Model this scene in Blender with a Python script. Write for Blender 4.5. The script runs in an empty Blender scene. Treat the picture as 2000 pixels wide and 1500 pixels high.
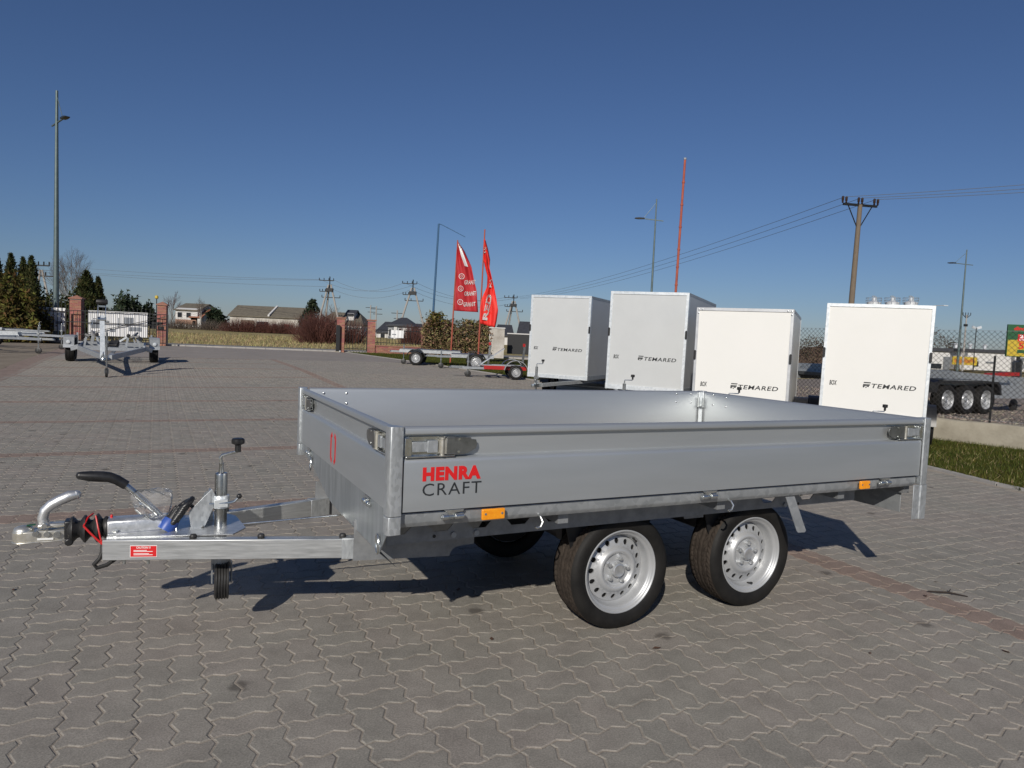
import bpy, bmesh, math, random
import numpy as np
from mathutils import Vector, Matrix, Euler
R = math.radians
rng = random.Random(7)
nrg = np.random.default_rng(5)
S = bpy.context.scene
COL = S.collection
# ------------------------------------------------------------------ camera, world, sun, exposure
PITCH, ROLL, FPX, CAMH = 0.0613, 0.0435, 1387.0, 1.3417
FW = Vector((0, math.cos(PITCH), -math.sin(PITCH))); UP = Vector((0, math.sin(PITCH), math.cos(PITCH))); RT = Vector((1, 0, 0))
_c, _s = math.cos(ROLL), math.sin(ROLL)
CR = RT * _c + UP * _s
CU = UP * _c - RT * _s
cd = bpy.data.cameras.new('camera'); cam = bpy.data.objects.new('camera', cd); COL.objects.link(cam)
mw = Matrix((CR, CU, -FW)).transposed().to_4x4(); mw.translation = (0, 0, CAMH)
cam.matrix_world = mw
cd.sensor_width = 36; cd.lens = FPX / 2000 * 36; cd.clip_start = 0.05; cd.clip_end = 4000
S.camera = cam
SUN_EL, SUN_AZ = 28.8, 193.2          # azimuth clockwise from +Y
wd = bpy.data.worlds.new('World'); S.world = wd; wd.use_nodes = True
nt = wd.node_tree; nt.nodes.clear()
sky = nt.nodes.new('ShaderNodeTexSky'); sky.sky_type = 'NISHITA'; sky.sun_disc = False
sky.sun_elevation = R(SUN_EL); sky.sun_rotation = R(SUN_AZ)
sky.air_density = 1.0; sky.dust_density = .3; sky.ozone_density = 6.0; sky.altitude = 100
bg = nt.nodes.new('ShaderNodeBackground'); bg.inputs[1].default_value = 0.065
tint = nt.nodes.new('ShaderNodeVectorMath'); tint.operation = 'MULTIPLY'; tint.inputs[1].default_value = (.95, .955, 1.10)
wo = nt.nodes.new('ShaderNodeOutputWorld')
nt.links.new(sky.outputs[0], tint.inputs[0]); nt.links.new(tint.outputs[0], bg.inputs[0]); nt.links.new(bg.outputs[0], wo.inputs[0])
sl = bpy.data.lights.new('sun', 'SUN'); sl.energy = 5.0; sl.angle = R(0.53); sl.color = (1, 0.94, 0.85)
so = bpy.data.objects.new('sun', sl); COL.objects.link(so)
sd = Vector((math.sin(R(SUN_AZ)) * math.cos(R(SUN_EL)), math.cos(R(SUN_AZ)) * math.cos(R(SUN_EL)), math.sin(R(SUN_EL))))
so.rotation_euler = sd.to_track_quat('Z', 'Y').to_euler(); so.location = sd * 30
vs = S.view_settings; vs.view_transform = 'Standard'; vs.look = 'None'; vs.gamma = 1; vs.use_curve_mapping = False
vs.exposure = -0.35
S.render.engine = 'CYCLES'
S.cycles.max_bounces = 6; S.cycles.diffuse_bounces = 3; S.cycles.glossy_bounces = 3; S.cycles.transparent_max_bounces = 12; S.cycles.transmission_bounces = 4
S.cycles.use_denoising = True

# ------------------------------------------------------------------ ground shape and pixel rays (photo pixels, 2000 x 1500)
def sstep(x): x = np.clip(x, 0, 1); return x * x * (3 - 2 * x)
def g(x, y):
    fade = 1 - sstep((np.asarray(x, float) - 1) / 4.5)
    return fade * (np.interp(y, [11, 14.4, 16.5, 20.8, 28, 36], [0, .045, .075, .19, .26, .27]) + .0165 * np.clip(np.asarray(y, float) - 47, 0, 52))
def ray(px, py):
    X, Y = px - 1000, 750 - py
    return RT * (_c * X - _s * Y) + UP * (_s * X + _c * Y) + FW * FPX
CC = Vector((0, 0, CAMH))
def at(px, py, D):
    d = ray(px, py); return CC + d * (D / d.y)
def foot(px, D, py=665):
    p = at(px, py, D); p.z = float(g(p.x, p.y)); return p
def gnd(px, py):
    d = ray(px, py); z = 0
    for _ in range(40):
        p = CC + d * ((z - CAMH) / d.z); z = .5 * z + .5 * float(g(p.x, p.y))
    p.z = float(g(p.x, p.y)); return p
# the yard's own grid: u along the trailer (to the right), v away from the camera
AZ = 1.1048
UX = Vector((math.sin(AZ), math.cos(AZ), 0)); UY = Vector((-math.cos(AZ), math.sin(AZ), 0))
TO = Vector((-.4178, 2.5209, 0))
def uv(u, v, z=0): return TO + UX * u + UY * v + Vector((0, 0, z))
def uvg(u, v, dz=0):
    p = uv(u, v); p.z = float(g(p.x, p.y)) + dz; return p

# ------------------------------------------------------------------ materials
MATS = {}
def mat(name, col, rough=.6, metal=0, col2=None, scale=8, detail=4, bump=0, bscale=None, island=False, objrand=False, var=.12,
        kind='noise', coat=0, stretch=None, spec=.5, trans=0, lo=.35, hi=.65, rvar=0, alpha=1):
    m = bpy.data.materials.new(name); m.use_nodes = True; MATS[name] = m
    n = m.node_tree.nodes; l = m.node_tree.links; b = n['Principled BSDF']
    b.inputs['Roughness'].default_value = rough; b.inputs['Metallic'].default_value = metal
    b.inputs['Specular IOR Level'].default_value = spec
    if coat: b.inputs['Coat Weight'].default_value = coat; b.inputs['Coat Roughness'].default_value = .15
    if trans: b.inputs['Transmission Weight'].default_value = trans
    if alpha < 1: b.inputs['Alpha'].default_value = alpha
    b.inputs['Base Color'].default_value = (*col, 1)
    tc = n.new('ShaderNodeTexCoord'); mp = n.new('ShaderNodeMapping'); l.new(tc.outputs['Object'], mp.inputs[0])
    if stretch: mp.inputs['Scale'].default_value = stretch
    cur = None
    if col2:
        if kind == 'voronoi':
            t = n.new('ShaderNodeTexVoronoi'); t.inputs['Scale'].default_value = scale; fac = t.outputs['Color']
            sp = n.new('ShaderNodeSeparateColor'); l.new(fac, sp.inputs[0]); fac = sp.outputs[0]
            t2 = n.new('ShaderNodeTexNoise'); t2.inputs['Scale'].default_value = scale * .16; t2.inputs['Detail'].default_value = 5; l.new(mp.outputs[0], t2.inputs[0])
            mm = n.new('ShaderNodeMath'); mm.operation = 'MULTIPLY_ADD'; mm.inputs[1].default_value = .45; l.new(fac, mm.inputs[0])
            m2 = n.new('ShaderNodeMath'); m2.operation = 'MULTIPLY'; m2.inputs[1].default_value = .6; l.new(t2.outputs[0], m2.inputs[0]); l.new(m2.outputs[0], mm.inputs[2]); fac = mm.outputs[0]
        else:
            t = n.new('ShaderNodeTexNoise'); t.inputs['Scale'].default_value = scale; t.inputs['Detail'].default_value = detail; t.inputs['Roughness'].default_value = .65; fac = t.outputs[0]
        l.new(mp.outputs[0], t.inputs[0])
        r = n.new('ShaderNodeValToRGB'); r.color_ramp.elements[0].position = lo; r.color_ramp.elements[1].position = hi
        r.color_ramp.elements[0].color = (*col, 1); r.color_ramp.elements[1].color = (*col2, 1)
        l.new(fac, r.inputs[0]); cur = r.outputs[0]
        if rvar:
            mr = n.new('ShaderNodeMath'); mr.operation = 'MULTIPLY_ADD'; mr.inputs[1].default_value = rvar; mr.inputs[2].default_value = rough - rvar / 2
            l.new(fac, mr.inputs[0]); l.new(mr.outputs[0], b.inputs['Roughness'])
    if island or objrand:
        if objrand: o = n.new('ShaderNodeObjectInfo').outputs['Random']
        else: o = n.new('ShaderNodeNewGeometry').outputs['Random Per Island']
        h = n.new('ShaderNodeHueSaturation')
        mr = n.new('ShaderNodeMapRange'); mr.inputs[3].default_value = 1 - var; mr.inputs[4].default_value = 1 + var; l.new(o, mr.inputs[0]); l.new(mr.outputs[0], h.inputs['Value'])
        m3 = n.new('ShaderNodeMath'); m3.operation = 'MULTIPLY'; m3.inputs[1].default_value = 7.31; l.new(o, m3.inputs[0])
        m4 = n.new('ShaderNodeMath'); m4.operation = 'FRACT'; l.new(m3.outputs[0], m4.inputs[0])
        mr2 = n.new('ShaderNodeMapRange'); mr2.inputs[3].default_value = .5 - var * .12; mr2.inputs[4].default_value = .5 + var * .12; l.new(m4.outputs[0], mr2.inputs[0]); l.new(mr2.outputs[0], h.inputs['Hue'])
        if cur: l.new(cur, h.inputs['Color'])
        else: h.inputs['Color'].default_value = (*col, 1)
        cur = h.outputs[0]
    if cur: l.new(cur, b.inputs['Base Color'])
    if bump:
        t = n.new('ShaderNodeTexNoise'); t.inputs['Scale'].default_value = bscale or scale * 4; t.inputs['Detail'].default_value = 5; l.new(mp.outputs[0], t.inputs[0])
        bp = n.new('ShaderNodeBump'); bp.inputs['Strength'].default_value = bump; bp.inputs['Distance'].default_value = .01; l.new(t.outputs[0], bp.inputs['Height']); l.new(bp.outputs[0], b.inputs['Normal'])
    return m
M = MATS
mat('galv', (.40, .425, .44), .45, .7, (.60, .625, .64), scale=110, kind='voronoi', lo=.15, hi=.95, rvar=.2, stretch=(1, 1, .45))
mat('galv_sheet', (.30, .33, .345), .45, .7, (.50, .53, .55), scale=3, detail=6, stretch=(9, 9, 1.2), lo=.3, hi=.75, rvar=.2)
mat('galv_beam', (.42, .435, .44), .42, .75, (.62, .635, .64), scale=4, detail=7, stretch=(2, 2, 30), lo=.3, hi=.72, rvar=.25)
mat('galv_dull', (.30, .32, .335), .5, .55, (.44, .46, .475), scale=40, kind='voronoi', lo=.2, hi=.85)
mat('galv_bright', (.62, .66, .68), .4, .55, (.84, .87, .88), scale=30, kind='voronoi', lo=.2, hi=.8)
mat('chassis', (.22, .23, .24), .55, .5, (.33, .34, .35), scale=14, lo=.3, hi=.7)
mat('alu', (.565, .588, .592), .51, .85, (.60, .622, .628), scale=3, detail=3, stretch=(.3, .3, 3), rvar=.06)
mat('alu_profile', (.50, .51, .52), .42, .7, (.60, .61, .62), scale=5, rvar=.1)
mat('zinc', (.50, .52, .52), .24, .92, (.66, .68, .67), scale=30, rvar=.2)
mat('zinc_dark', (.34, .35, .355), .24, .95, (.46, .47, .475), scale=30, rvar=.1)
mat('steel_dark', (.20, .21, .21), .33, .85, (.30, .31, .31), scale=20, rvar=.15)
mat('yellow_zinc', (.60, .575, .50), .36, .8, (.72, .705, .65), scale=22, rvar=.2)
mat('cast', (.56, .575, .58), .4, .8, (.74, .75, .76), scale=26, bump=.07, bscale=90, rvar=.15)
mat('rim_paint', (.40, .41, .42), .42, .35, (.44, .45, .46), scale=6, coat=.12)
mat('tyre', (.0095, .0092, .009), .62, 0, (.017, .016, .015), scale=9, spec=.22, bump=.1, bscale=160)
mat('tread', (.030, .024, .020), .9, 0, (.055, .044, .036), scale=16, spec=.15)
mat('black_plastic', (.012, .012, .013), .38, 0, (.022, .022, .023), scale=30)
mat('black_rubber', (.014, .014, .015), .5, 0, (.03, .029, .028), scale=18)
mat('black_paint', (.012, .012, .013), .45)
mat('blue_plastic', (.025, .07, .30), .42, 0, (.035, .09, .36), scale=20)
mat('red_print', (.62, .012, .014), .45)
mat('red_cable', (.55, .02, .02), .4)
mat('dark_print', (.018, .021, .024), .5)
mat('white_print', (.8, .8, .78), .5)
mat('amber', (.80, .26, .008), .22, 0, (.88, .34, .012), scale=90, coat=.4)
mat('wood_floor', (.10, .075, .05), .6, 0, (.15, .11, .075), scale=12, stretch=(1, 8, 1))
mat('white_panel', (.74, .735, .70), .35, 0, (.76, .752, .72), scale=1.5, coat=.1)
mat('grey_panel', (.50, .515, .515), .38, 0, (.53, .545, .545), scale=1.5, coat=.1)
mat('grey_panel_shaded', (.40, .41, .42), .42, 0, (.43, .44, .45), scale=1.5)  # darker copy of the grey panel, shade of the right sides put into the colour
mat('brick', (.27, .09, .062), .85, 0, (.36, .15, .11), scale=24, island=True, var=.2, bump=.3)
mat('mortar', (.34, .31, .28), .95)
mat('cap_tile', (.33, .16, .11), .8, 0, (.26, .12, .085), scale=12)
mat('iron', (.012, .013, .014), .5, .2)
mat('banner_white', (.80, .80, .80), .6)
mat('banner_grey', (.22, .24, .27), .6)
mat('lamp_pole', (.105, .145, .145), .45, .4, (.14, .18, .18), scale=6)
mat('lamp_head', (.02, .022, .025), .4)
mat('blue_pole', (.05, .12, .22), .45, .3)
mat('red_pole', (.42, .10, .055), .6, .1, (.30, .07, .045), scale=3, stretch=(1, 1, 1))
mat('wood_pole', (.13, .10, .072), .85, 0, (.19, .15, .11), scale=10, stretch=(6, 6, .4))
mat('concrete_pole', (.30, .285, .26), .85, 0, (.36, .34, .32), scale=8)
mat('insulator', (.035, .018, .012), .3)
mat('wire', (.10, .11, .12), .6)
mat('mesh_wire', (.045, .042, .04), .6)
mat('flag_red', (.36, .010, .016), .7, 0, (.43, .014, .020), scale=5)
mat('flag_scarlet', (.72, .03, .018), .65, 0, (.66, .022, .016), scale=5)
mat('thuja', (.026, .032, .010), .75, 0, (.052, .056, .016), scale=1.3, island=True, var=.45, spec=.2)
mat('bush_leaf', (.050, .046, .012), .75, 0, (.115, .092, .020), scale=1.1, island=True, var=.5, spec=.2)
mat('conifer', (.016, .026, .014), .8, 0, (.032, .044, .022), scale=.9, island=True, var=.4, spec=.2)
mat('dry_ivy', (.14, .10, .05), .85, 0, (.27, .20, .105), scale=2.5, island=True, var=.5, spec=.2)
mat('ivy_green', (.05, .055, .014), .8, 0, (.10, .09, .03), scale=2.5, island=True, var=.45, spec=.2)
mat('bark', (.10, .075, .055), .9, 0, (.16, .12, .09), scale=10)
mat('birch_bark', (.50, .47, .43), .8, 0, (.34, .31, .28), scale=8)
mat('twig', (.155, .125, .105), .9)
mat('red_twig', (.10, .038, .030), .9, 0, (.15, .06, .045), scale=.8)
mat('grey_twig', (.16, .125, .10), .9)
mat('plaster', (.50, .475, .43), .85, 0, (.22, .19, .155), scale=.55, lo=.42, hi=.70)
mat('plaster_white', (.58, .57, .55), .8)
mat('brick_far', (.30, .17, .12), .9, 0, (.36, .22, .16), scale=6)
mat('roof_brown', (.115, .10, .075), .85, 0, (.16, .14, .105), scale=3, stretch=(1, 1, .3))
mat('roof_dark', (.032, .034, .040), .7, 0, (.05, .052, .06), scale=4)
mat('roof_orange', (.28, .12, .07), .8)
mat('window_dark', (.02, .023, .028), .15)
mat('door_red', (.22, .05, .04), .7)
mat('house_grey', (.16, .17, .18), .8)
mat('concrete', (.25, .225, .175), .92, 0, (.36, .33, .265), scale=3.5, detail=8, bump=.5, bscale=25, lo=.3, hi=.72)
mat('kerb', (.30, .29, .27), .9, 0, (.38, .36, .34), scale=5, bump=.2)
mat('asphalt', (.17, .165, .155), .9, 0, (.22, .21, .20), scale=3)
mat('stone', (.20, .165, .13), .9, 0, (.36, .31, .26), scale=30, island=True, var=.45)
mat('gravel_base', (.17, .14, .115), .95, 0, (.27, .23, .195), scale=18, detail=8, bump=.8, bscale=40)
mat('dirt', (.17, .135, .095), .95, 0, (.24, .20, .15), scale=1.6, detail=8, bump=.4, bscale=14)
mat('sign_green', (.014, .085, .028), .5)
mat('sign_yellow', (.50, .36, .03), .5)
mat('sign_orange', (.45, .17, .03), .5)
mat('tank_white', (.62, .64, .66), .45, .2)
mat('pad_grey', (.20, .20, .195), .85, 0, (.27, .265, .255), scale=30)
mat('lens', (.55, .58, .60), .15, 0, coat=.5)
mat('red_lens', (.36, .014, .014), .35, coat=.2)
mat('far_rim', (.07, .072, .075), .6, .3)
mat('brown_thicket', (.06, .045, .032), .9, 0, (.11, .085, .06), scale=1, island=True, var=.4, spec=.1)
mat('twig_dark', (.03, .022, .018), .9)
mat('dead_leaf', (.10, .062, .032), .85, 0, island=True, var=.4)
mat('bag', (.9, .92, .93), .12, 0, spec=.6)
def special_mats():
    # pavers: grey taupe blocks, some greener, some redder, weathered in broad patches
    def paver(name, rand, red):
        m = bpy.data.materials.new(name); m.use_nodes = True; MATS[name] = m
        n = m.node_tree.nodes; l = m.node_tree.links; b = n['Principled BSDF']; b.inputs['Roughness'].default_value = .86; b.inputs['Specular IOR Level'].default_value = .3
        geo = n.new('ShaderNodeNewGeometry'); oi = n.new('ShaderNodeObjectInfo')
        rnd = oi.outputs['Random'] if rand == 'obj' else geo.outputs['Random Per Island']
        ramp = n.new('ShaderNodeValToRGB'); e = ramp.color_ramp.elements
        if red: cs = [(0, (.25, .192, .160)), (.5, (.268, .205, .170)), (1, (.235, .172, .142))]
        else: cs = [(0, (.250, .236, .206)), (.3, (.268, .250, .217)), (.62, (.286, .260, .227)), (.85, (.276, .246, .215)), (1, (.248, .230, .204))]
        e[0].position, e[0].color = cs[0][0], (*cs[0][1], 1); e[1].position, e[1].color = cs[-1][0], (*cs[-1][1], 1)
        for p_, c_ in cs[1:-1]:
            k = e.new(p_); k.color = (*c_, 1)
        # broad weathering shifts the pick so that neighbours look related
        big = n.new('ShaderNodeTexNoise'); big.inputs['Scale'].default_value = .8; big.inputs['Detail'].default_value = 3; l.new(geo.outputs['Position'], big.inputs[0])
        mx = n.new('ShaderNodeMath'); mx.operation = 'MULTIPLY_ADD'; mx.inputs[1].default_value = .45; l.new(rnd, mx.inputs[0])
        m2 = n.new('ShaderNodeMath'); m2.operation = 'MULTIPLY_ADD'; m2.inputs[1].default_value = 1.5; m2.inputs[2].default_value = -.48; l.new(big.outputs[0], m2.inputs[0]); l.new(m2.outputs[0], mx.inputs[2])
        l.new(mx.outputs[0], ramp.inputs[0])
        fine = n.new('ShaderNodeTexNoise'); fine.inputs['Scale'].default_value = 150; fine.inputs['Detail'].default_value = 6; fine.inputs['Roughness'].default_value = .8; l.new(geo.outputs['Position'], fine.inputs[0])
        fr = n.new('ShaderNodeMapRange'); fr.inputs[1].default_value = .25; fr.inputs[2].default_value = .75; fr.inputs[3].default_value = .45; fr.inputs[4].default_value = 1.52; l.new(fine.outputs[0], fr.inputs[0])
        mul = n.new('ShaderNodeVectorMath'); mul.operation = 'SCALE'; l.new(ramp.outputs[0], mul.inputs[0]); l.new(fr.outputs[0], mul.inputs['Scale'])
        mid = n.new('ShaderNodeTexNoise'); mid.inputs['Scale'].default_value = 5; mid.inputs['Detail'].default_value = 7; mid.inputs['Roughness'].default_value = .75; l.new(geo.outputs['Position'], mid.inputs[0])
        mrr = n.new('ShaderNodeMapRange'); mrr.inputs[1].default_value = .3; mrr.inputs[2].default_value = .7; mrr.inputs[3].default_value = .78; mrr.inputs[4].default_value = 1.16; l.new(mid.outputs[0], mrr.inputs[0])
        mul2 = n.new('ShaderNodeVectorMath'); mul2.operation = 'SCALE'; l.new(mul.outputs[0], mul2.inputs[0]); l.new(mrr.outputs[0], mul2.inputs['Scale'])
        # pale sand left in patches on the stones
        sn = n.new('ShaderNodeTexNoise'); sn.inputs['Scale'].default_value = 2.2; sn.inputs['Detail'].default_value = 9; sn.inputs['Roughness'].default_value = .78; l.new(geo.outputs['Position'], sn.inputs[0])
        sr = n.new('ShaderNodeMapRange'); sr.inputs[1].default_value = .55; sr.inputs[2].default_value = .75; sr.inputs[4].default_value = .5; l.new(sn.outputs[0], sr.inputs[0])
        mixs = n.new('ShaderNodeMix'); mixs.data_type = 'RGBA'; l.new(sr.outputs[0], mixs.inputs[0]); l.new(mul2.outputs[0], mixs.inputs[6]); mixs.inputs[7].default_value = (.31, .275, .235, 1)
        # rare dark drip stains
        vo = n.new('ShaderNodeTexVoronoi'); vo.voronoi_dimensions = '2D'; vo.inputs['Scale'].default_value = .72; vo.inputs['Randomness'].default_value = 1; l.new(geo.outputs['Position'], vo.inputs[0])
        vn = n.new('ShaderNodeTexNoise'); vn.inputs['Scale'].default_value = 25; l.new(geo.outputs['Position'], vn.inputs[0])
        va = n.new('ShaderNodeMath'); va.operation = 'MULTIPLY_ADD'; va.inputs[1].default_value = .04; l.new(vn.outputs[0], va.inputs[0]); l.new(vo.outputs['Distance'], va.inputs[2])
        vr = n.new('ShaderNodeMapRange'); vr.inputs[1].default_value = .036; vr.inputs[2].default_value = .056; vr.inputs[3].default_value = .62; vr.inputs[4].default_value = 0; l.new(va.outputs[0], vr.inputs[0])
        mixd = n.new('ShaderNodeMix'); mixd.data_type = 'RGBA'; l.new(vr.outputs[0], mixd.inputs[0]); l.new(mixs.outputs[2], mixd.inputs[6]); mixd.inputs[7].default_value = (.05, .042, .035, 1)
        l.new(mixd.outputs[2], b.inputs['Base Color'])
        bp = n.new('ShaderNodeBump'); bp.inputs['Strength'].default_value = .35; bp.inputs['Distance'].default_value = .004; l.new(fine.outputs[0], bp.inputs['Height']); l.new(bp.outputs[0], b.inputs['Normal'])
    for red in (0, 1):
        paver('paver_obj' + ('_red' if red else ''), 'obj', red); paver('paver_isl' + ('_red' if red else ''), 'isl', red)
    mat('sand', (.36, .315, .26), .95, 0, (.26, .225, .185), scale=9, detail=9, bump=.5, bscale=180, lo=.3, hi=.7)
    # far paving sheet: same stones too small to pick apart, rows of joints kept
    m = bpy.data.materials.new('far_paving'); m.use_nodes = True; MATS['far_paving'] = m
    n = m.node_tree.nodes; l = m.node_tree.links; b = n['Principled BSDF']; b.inputs['Roughness'].default_value = .88; b.inputs['Specular IOR Level'].default_value = .3
    tc = n.new('ShaderNodeTexCoord')
    big = n.new('ShaderNodeTexNoise'); big.inputs['Scale'].default_value = .5; big.inputs['Detail'].default_value = 8; big.inputs['Roughness'].default_value = .7; l.new(tc.outputs['Object'], big.inputs[0])
    r = n.new('ShaderNodeValToRGB'); e = r.color_ramp.elements; e[0].position = .3; e[0].color = (.245, .222, .200, 1); e[1].position = .7; e[1].color = (.300, .270, .243, 1); l.new(big.outputs[0], r.inputs[0])
    br = n.new('ShaderNodeTexBrick'); br.inputs['Scale'].default_value = 1; br.inputs['Brick Width'].default_value = .225; br.inputs['Row Height'].default_value = .225; br.inputs['Mortar Size'].default_value = .012; br.offset = 0
    br.inputs['Color1'].default_value = (.92, .92, .92, 1); br.inputs['Color2'].default_value = (1.06, 1.05, 1.04, 1); br.inputs['Mortar'].default_value = (1.05, 1.0, .95, 1); l.new(tc.outputs['Object'], br.inputs[0])
    mul = n.new('ShaderNodeVectorMath'); mul.operation = 'MULTIPLY'; l.new(r.outputs[0], mul.inputs[0]); l.new(br.outputs[0], mul.inputs[1]); l.new(mul.outputs[0], b.inputs['Base Color'])
    # dry winter grass of the field, greener lawn
    def grassy(name, c):
        m = bpy.data.materials.new(name); m.use_nodes = True; MATS[name] = m
        n = m.node_tree.nodes; l = m.node_tree.links; b = n['Principled BSDF']; b.inputs['Roughness'].default_value = .95; b.inputs['Specular IOR Level'].default_value = .1
        tc = n.new('ShaderNodeTexCoord'); t = n.new('ShaderNodeTexNoise'); t.inputs['Scale'].default_value = .35; t.inputs['Detail'].default_value = 10; t.inputs['Roughness'].default_value = .75; l.new(tc.outputs['Object'], t.inputs[0])
        r = n.new('ShaderNodeValToRGB'); e = r.color_ramp.elements; e[0].position = .32; e[0].color = (*c[0], 1); e[1].position = .68; e[1].color = (*c[2], 1); k = e.new(.5); k.color = (*c[1], 1); l.new(t.outputs[0], r.inputs[0])
        l.new(r.outputs[0], b.inputs['Base Color'])
        t2 = n.new('ShaderNodeTexNoise'); t2.inputs['Scale'].default_value = 14; t2.inputs['Detail'].default_value = 8; l.new(tc.outputs['Object'], t2.inputs[0])
        bp = n.new('ShaderNodeBump'); bp.inputs['Strength'].default_value = .7; bp.inputs['Distance'].default_value = .06; l.new(t2.outputs[0], bp.inputs['Height']); l.new(bp.outputs[0], b.inputs['Normal'])
    grassy('field_grass', [(.19, .165, .07), (.29, .24, .12), (.38, .31, .175)])
    grassy('lawn_soil', [(.030, .036, .007), (.046, .048, .010), (.080, .064, .020)])
    mat('grass_blade', (.042, .056, .007), .8, 0, (.078, .082, .014), scale=1.2, island=True, var=.45, spec=.2)
    mat('straw_blade', (.36, .29, .155), .85, 0, (.24, .205, .09), scale=.8, island=True, var=.4, spec=.2)
special_mats()

# ------------------------------------------------------------------ mesh builder
class MB:
    def __init__(s): s.v = []; s.f = []
    def add(s, vs, fs):
        o = len(s.v); s.v.extend([tuple(p) for p in vs]); s.f.extend([tuple(i + o for i in f) for f in fs]); return s
    def box(s, lo, hi, m=None):
        x0, y0, z0 = lo; x1, y1, z1 = hi
        vs = [Vector(p) for p in ((x0, y0, z0), (x1, y0, z0), (x1, y1, z0), (x0, y1, z0), (x0, y0, z1), (x1, y0, z1), (x1, y1, z1), (x0, y1, z1))]
        if m is not None: vs = [m @ p for p in vs]
        return s.add(vs, [(3, 2, 1, 0), (4, 5, 6, 7), (0, 1, 5, 4), (1, 2, 6, 5), (2, 3, 7, 6), (3, 0, 4, 7)])
    def bar(s, p0, p1, w, h, up=(0, 0, 1), w1=None, h1=None):
        p0, p1 = Vector(p0), Vector(p1); d = (p1 - p0).normalized(); up = Vector(up)
        if abs(d.dot(up)) > .99: up = Vector((1, 0, 0))
        a = d.cross(up).normalized(); b = a.cross(d)
        w1 = w if w1 is None else w1; h1 = h if h1 is None else h1
        vs = [p0 + a * i * w / 2 + b * j * h / 2 for i, j in ((-1, -1), (1, -1), (1, 1), (-1, 1))] + [p1 + a * i * w1 / 2 + b * j * h1 / 2 for i, j in ((-1, -1), (1, -1), (1, 1), (-1, 1))]
        return s.add(vs, [(3, 2, 1, 0), (4, 5, 6, 7), (0, 1, 5, 4), (1, 2, 6, 5), (2, 3, 7, 6), (3, 0, 4, 7)])
    def tube(s, pts, r, n=10, cap=True, closed=False):
        P = [Vector(p) for p in pts]; k = len(P); rr = r if isinstance(r, (list, tuple)) else [r] * k
        vs = []; nrm = None
        for i in range(k):
            if closed: d = P[(i + 1) % k] - P[i - 1]
            else: d = P[min(i + 1, k - 1)] - P[max(i - 1, 0)]
            d = d.normalized() if d.length > 1e-9 else Vector((0, 0, 1))
            if nrm is None:
                nrm = d.orthogonal().normalized()
            else:
                nrm = nrm - d * nrm.dot(d); nrm = nrm.normalized() if nrm.length > 1e-6 else d.orthogonal().normalized()
            b = d.cross(nrm)
            vs += [P[i] + (nrm * math.cos(2 * math.pi * j / n) + b * math.sin(2 * math.pi * j / n)) * rr[i] for j in range(n)]
        fs = []
        for i in range(k if closed else k - 1):
            i2 = (i + 1) % k
            fs += [(i * n + j, i * n + (j + 1) % n, i2 * n + (j + 1) % n, i2 * n + j) for j in range(n)]
        if cap and not closed: fs += [tuple(range(n - 1, -1, -1)), tuple((k - 1) * n + j for j in range(n))]
        return s.add(vs, fs)
    def cyl(s, p0, p1, r, n=14, r1=None): return s.tube([p0, p1], [r, r if r1 is None else r1], n)
    def prism(s, poly, o, ax, ay, an):
        """polygon in the plane (ax, ay) at o, pulled along the vector an"""
        o, ax, ay, an = Vector(o), Vector(ax), Vector(ay), Vector(an); k = len(poly)
        a = [o + ax * p[0] + ay * p[1] for p in poly]; b = [p + an for p in a]
        return s.add(a + b, [tuple(range(k - 1, -1, -1)), tuple(range(k, 2 * k))] + [(i, (i + 1) % k, k + (i + 1) % k, k + i) for i in range(k)])
    def lathe(s, prof, o=(0, 0, 0), axis=(0, 0, 1), n=24, cap=False):
        """prof: (radius, height along the axis)"""
        o, ax = Vector(o), Vector(axis).normalized(); e1 = ax.orthogonal().normalized(); e2 = ax.cross(e1)
        vs = [o + ax * h + (e1 * math.cos(2 * math.pi * j / n) + e2 * math.sin(2 * math.pi * j / n)) * r for r, h in prof for j in range(n)]
        fs = [(i * n + j, i * n + (j + 1) % n, (i + 1) * n + (j + 1) % n, (i + 1) * n + j) for i in range(len(prof) - 1) for j in range(n)]
        if cap: fs += [tuple(range(n - 1, -1, -1)), tuple((len(prof) - 1) * n + j for j in range(n))]
        return s.add(vs, fs)
    def ball(s, c, r, n=12, sq=(1, 1, 1)):
        k = max(4, n // 2); prof = []
        vs = []; fs = []
        for i in range(1, k):
            th = math.pi * i / k
            vs += [(c[0] + r * sq[0] * math.sin(th) * math.cos(2 * math.pi * j / n), c[1] + r * sq[1] * math.sin(th) * math.sin(2 * math.pi * j / n), c[2] + r * sq[2] * math.cos(th)) for j in range(n)]
        t = len(vs); vs += [(c[0], c[1], c[2] + r * sq[2]), (c[0], c[1], c[2] - r * sq[2])]
        for i in range(k - 2): fs += [(i * n + j, (i + 1) * n + j, (i + 1) * n + (j + 1) % n, i * n + (j + 1) % n) for j in range(n)]
        fs += [(t, j, (j + 1) % n) for j in range(n)] + [(t + 1, (k - 2) * n + (j + 1) % n, (k - 2) * n + j) for j in range(n)]
        return s.add(vs, fs)
    def mesh(s, name, m, smooth=35, recalc=True):
        me = bpy.data.meshes.new(name); me.from_pydata(s.v, [], s.f)
        if recalc and len(s.f) < 60000:
            bm = bmesh.new(); bm.from_mesh(me); bmesh.ops.recalc_face_normals(bm, faces=bm.faces); bm.to_mesh(me); bm.free()
        if m: me.materials.append(M[m] if isinstance(m, str) else m)
        if smooth:
            me.shade_smooth(); me.set_sharp_from_angle(angle=R(smooth))
        return me
    def build(s, name, m, parent=None, bevel=0, smooth=35, label=None, kind=None, loc=None, recalc=True):
        return link(name, s.mesh(name, m, smooth, recalc), parent, bevel, label, kind, loc)
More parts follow.
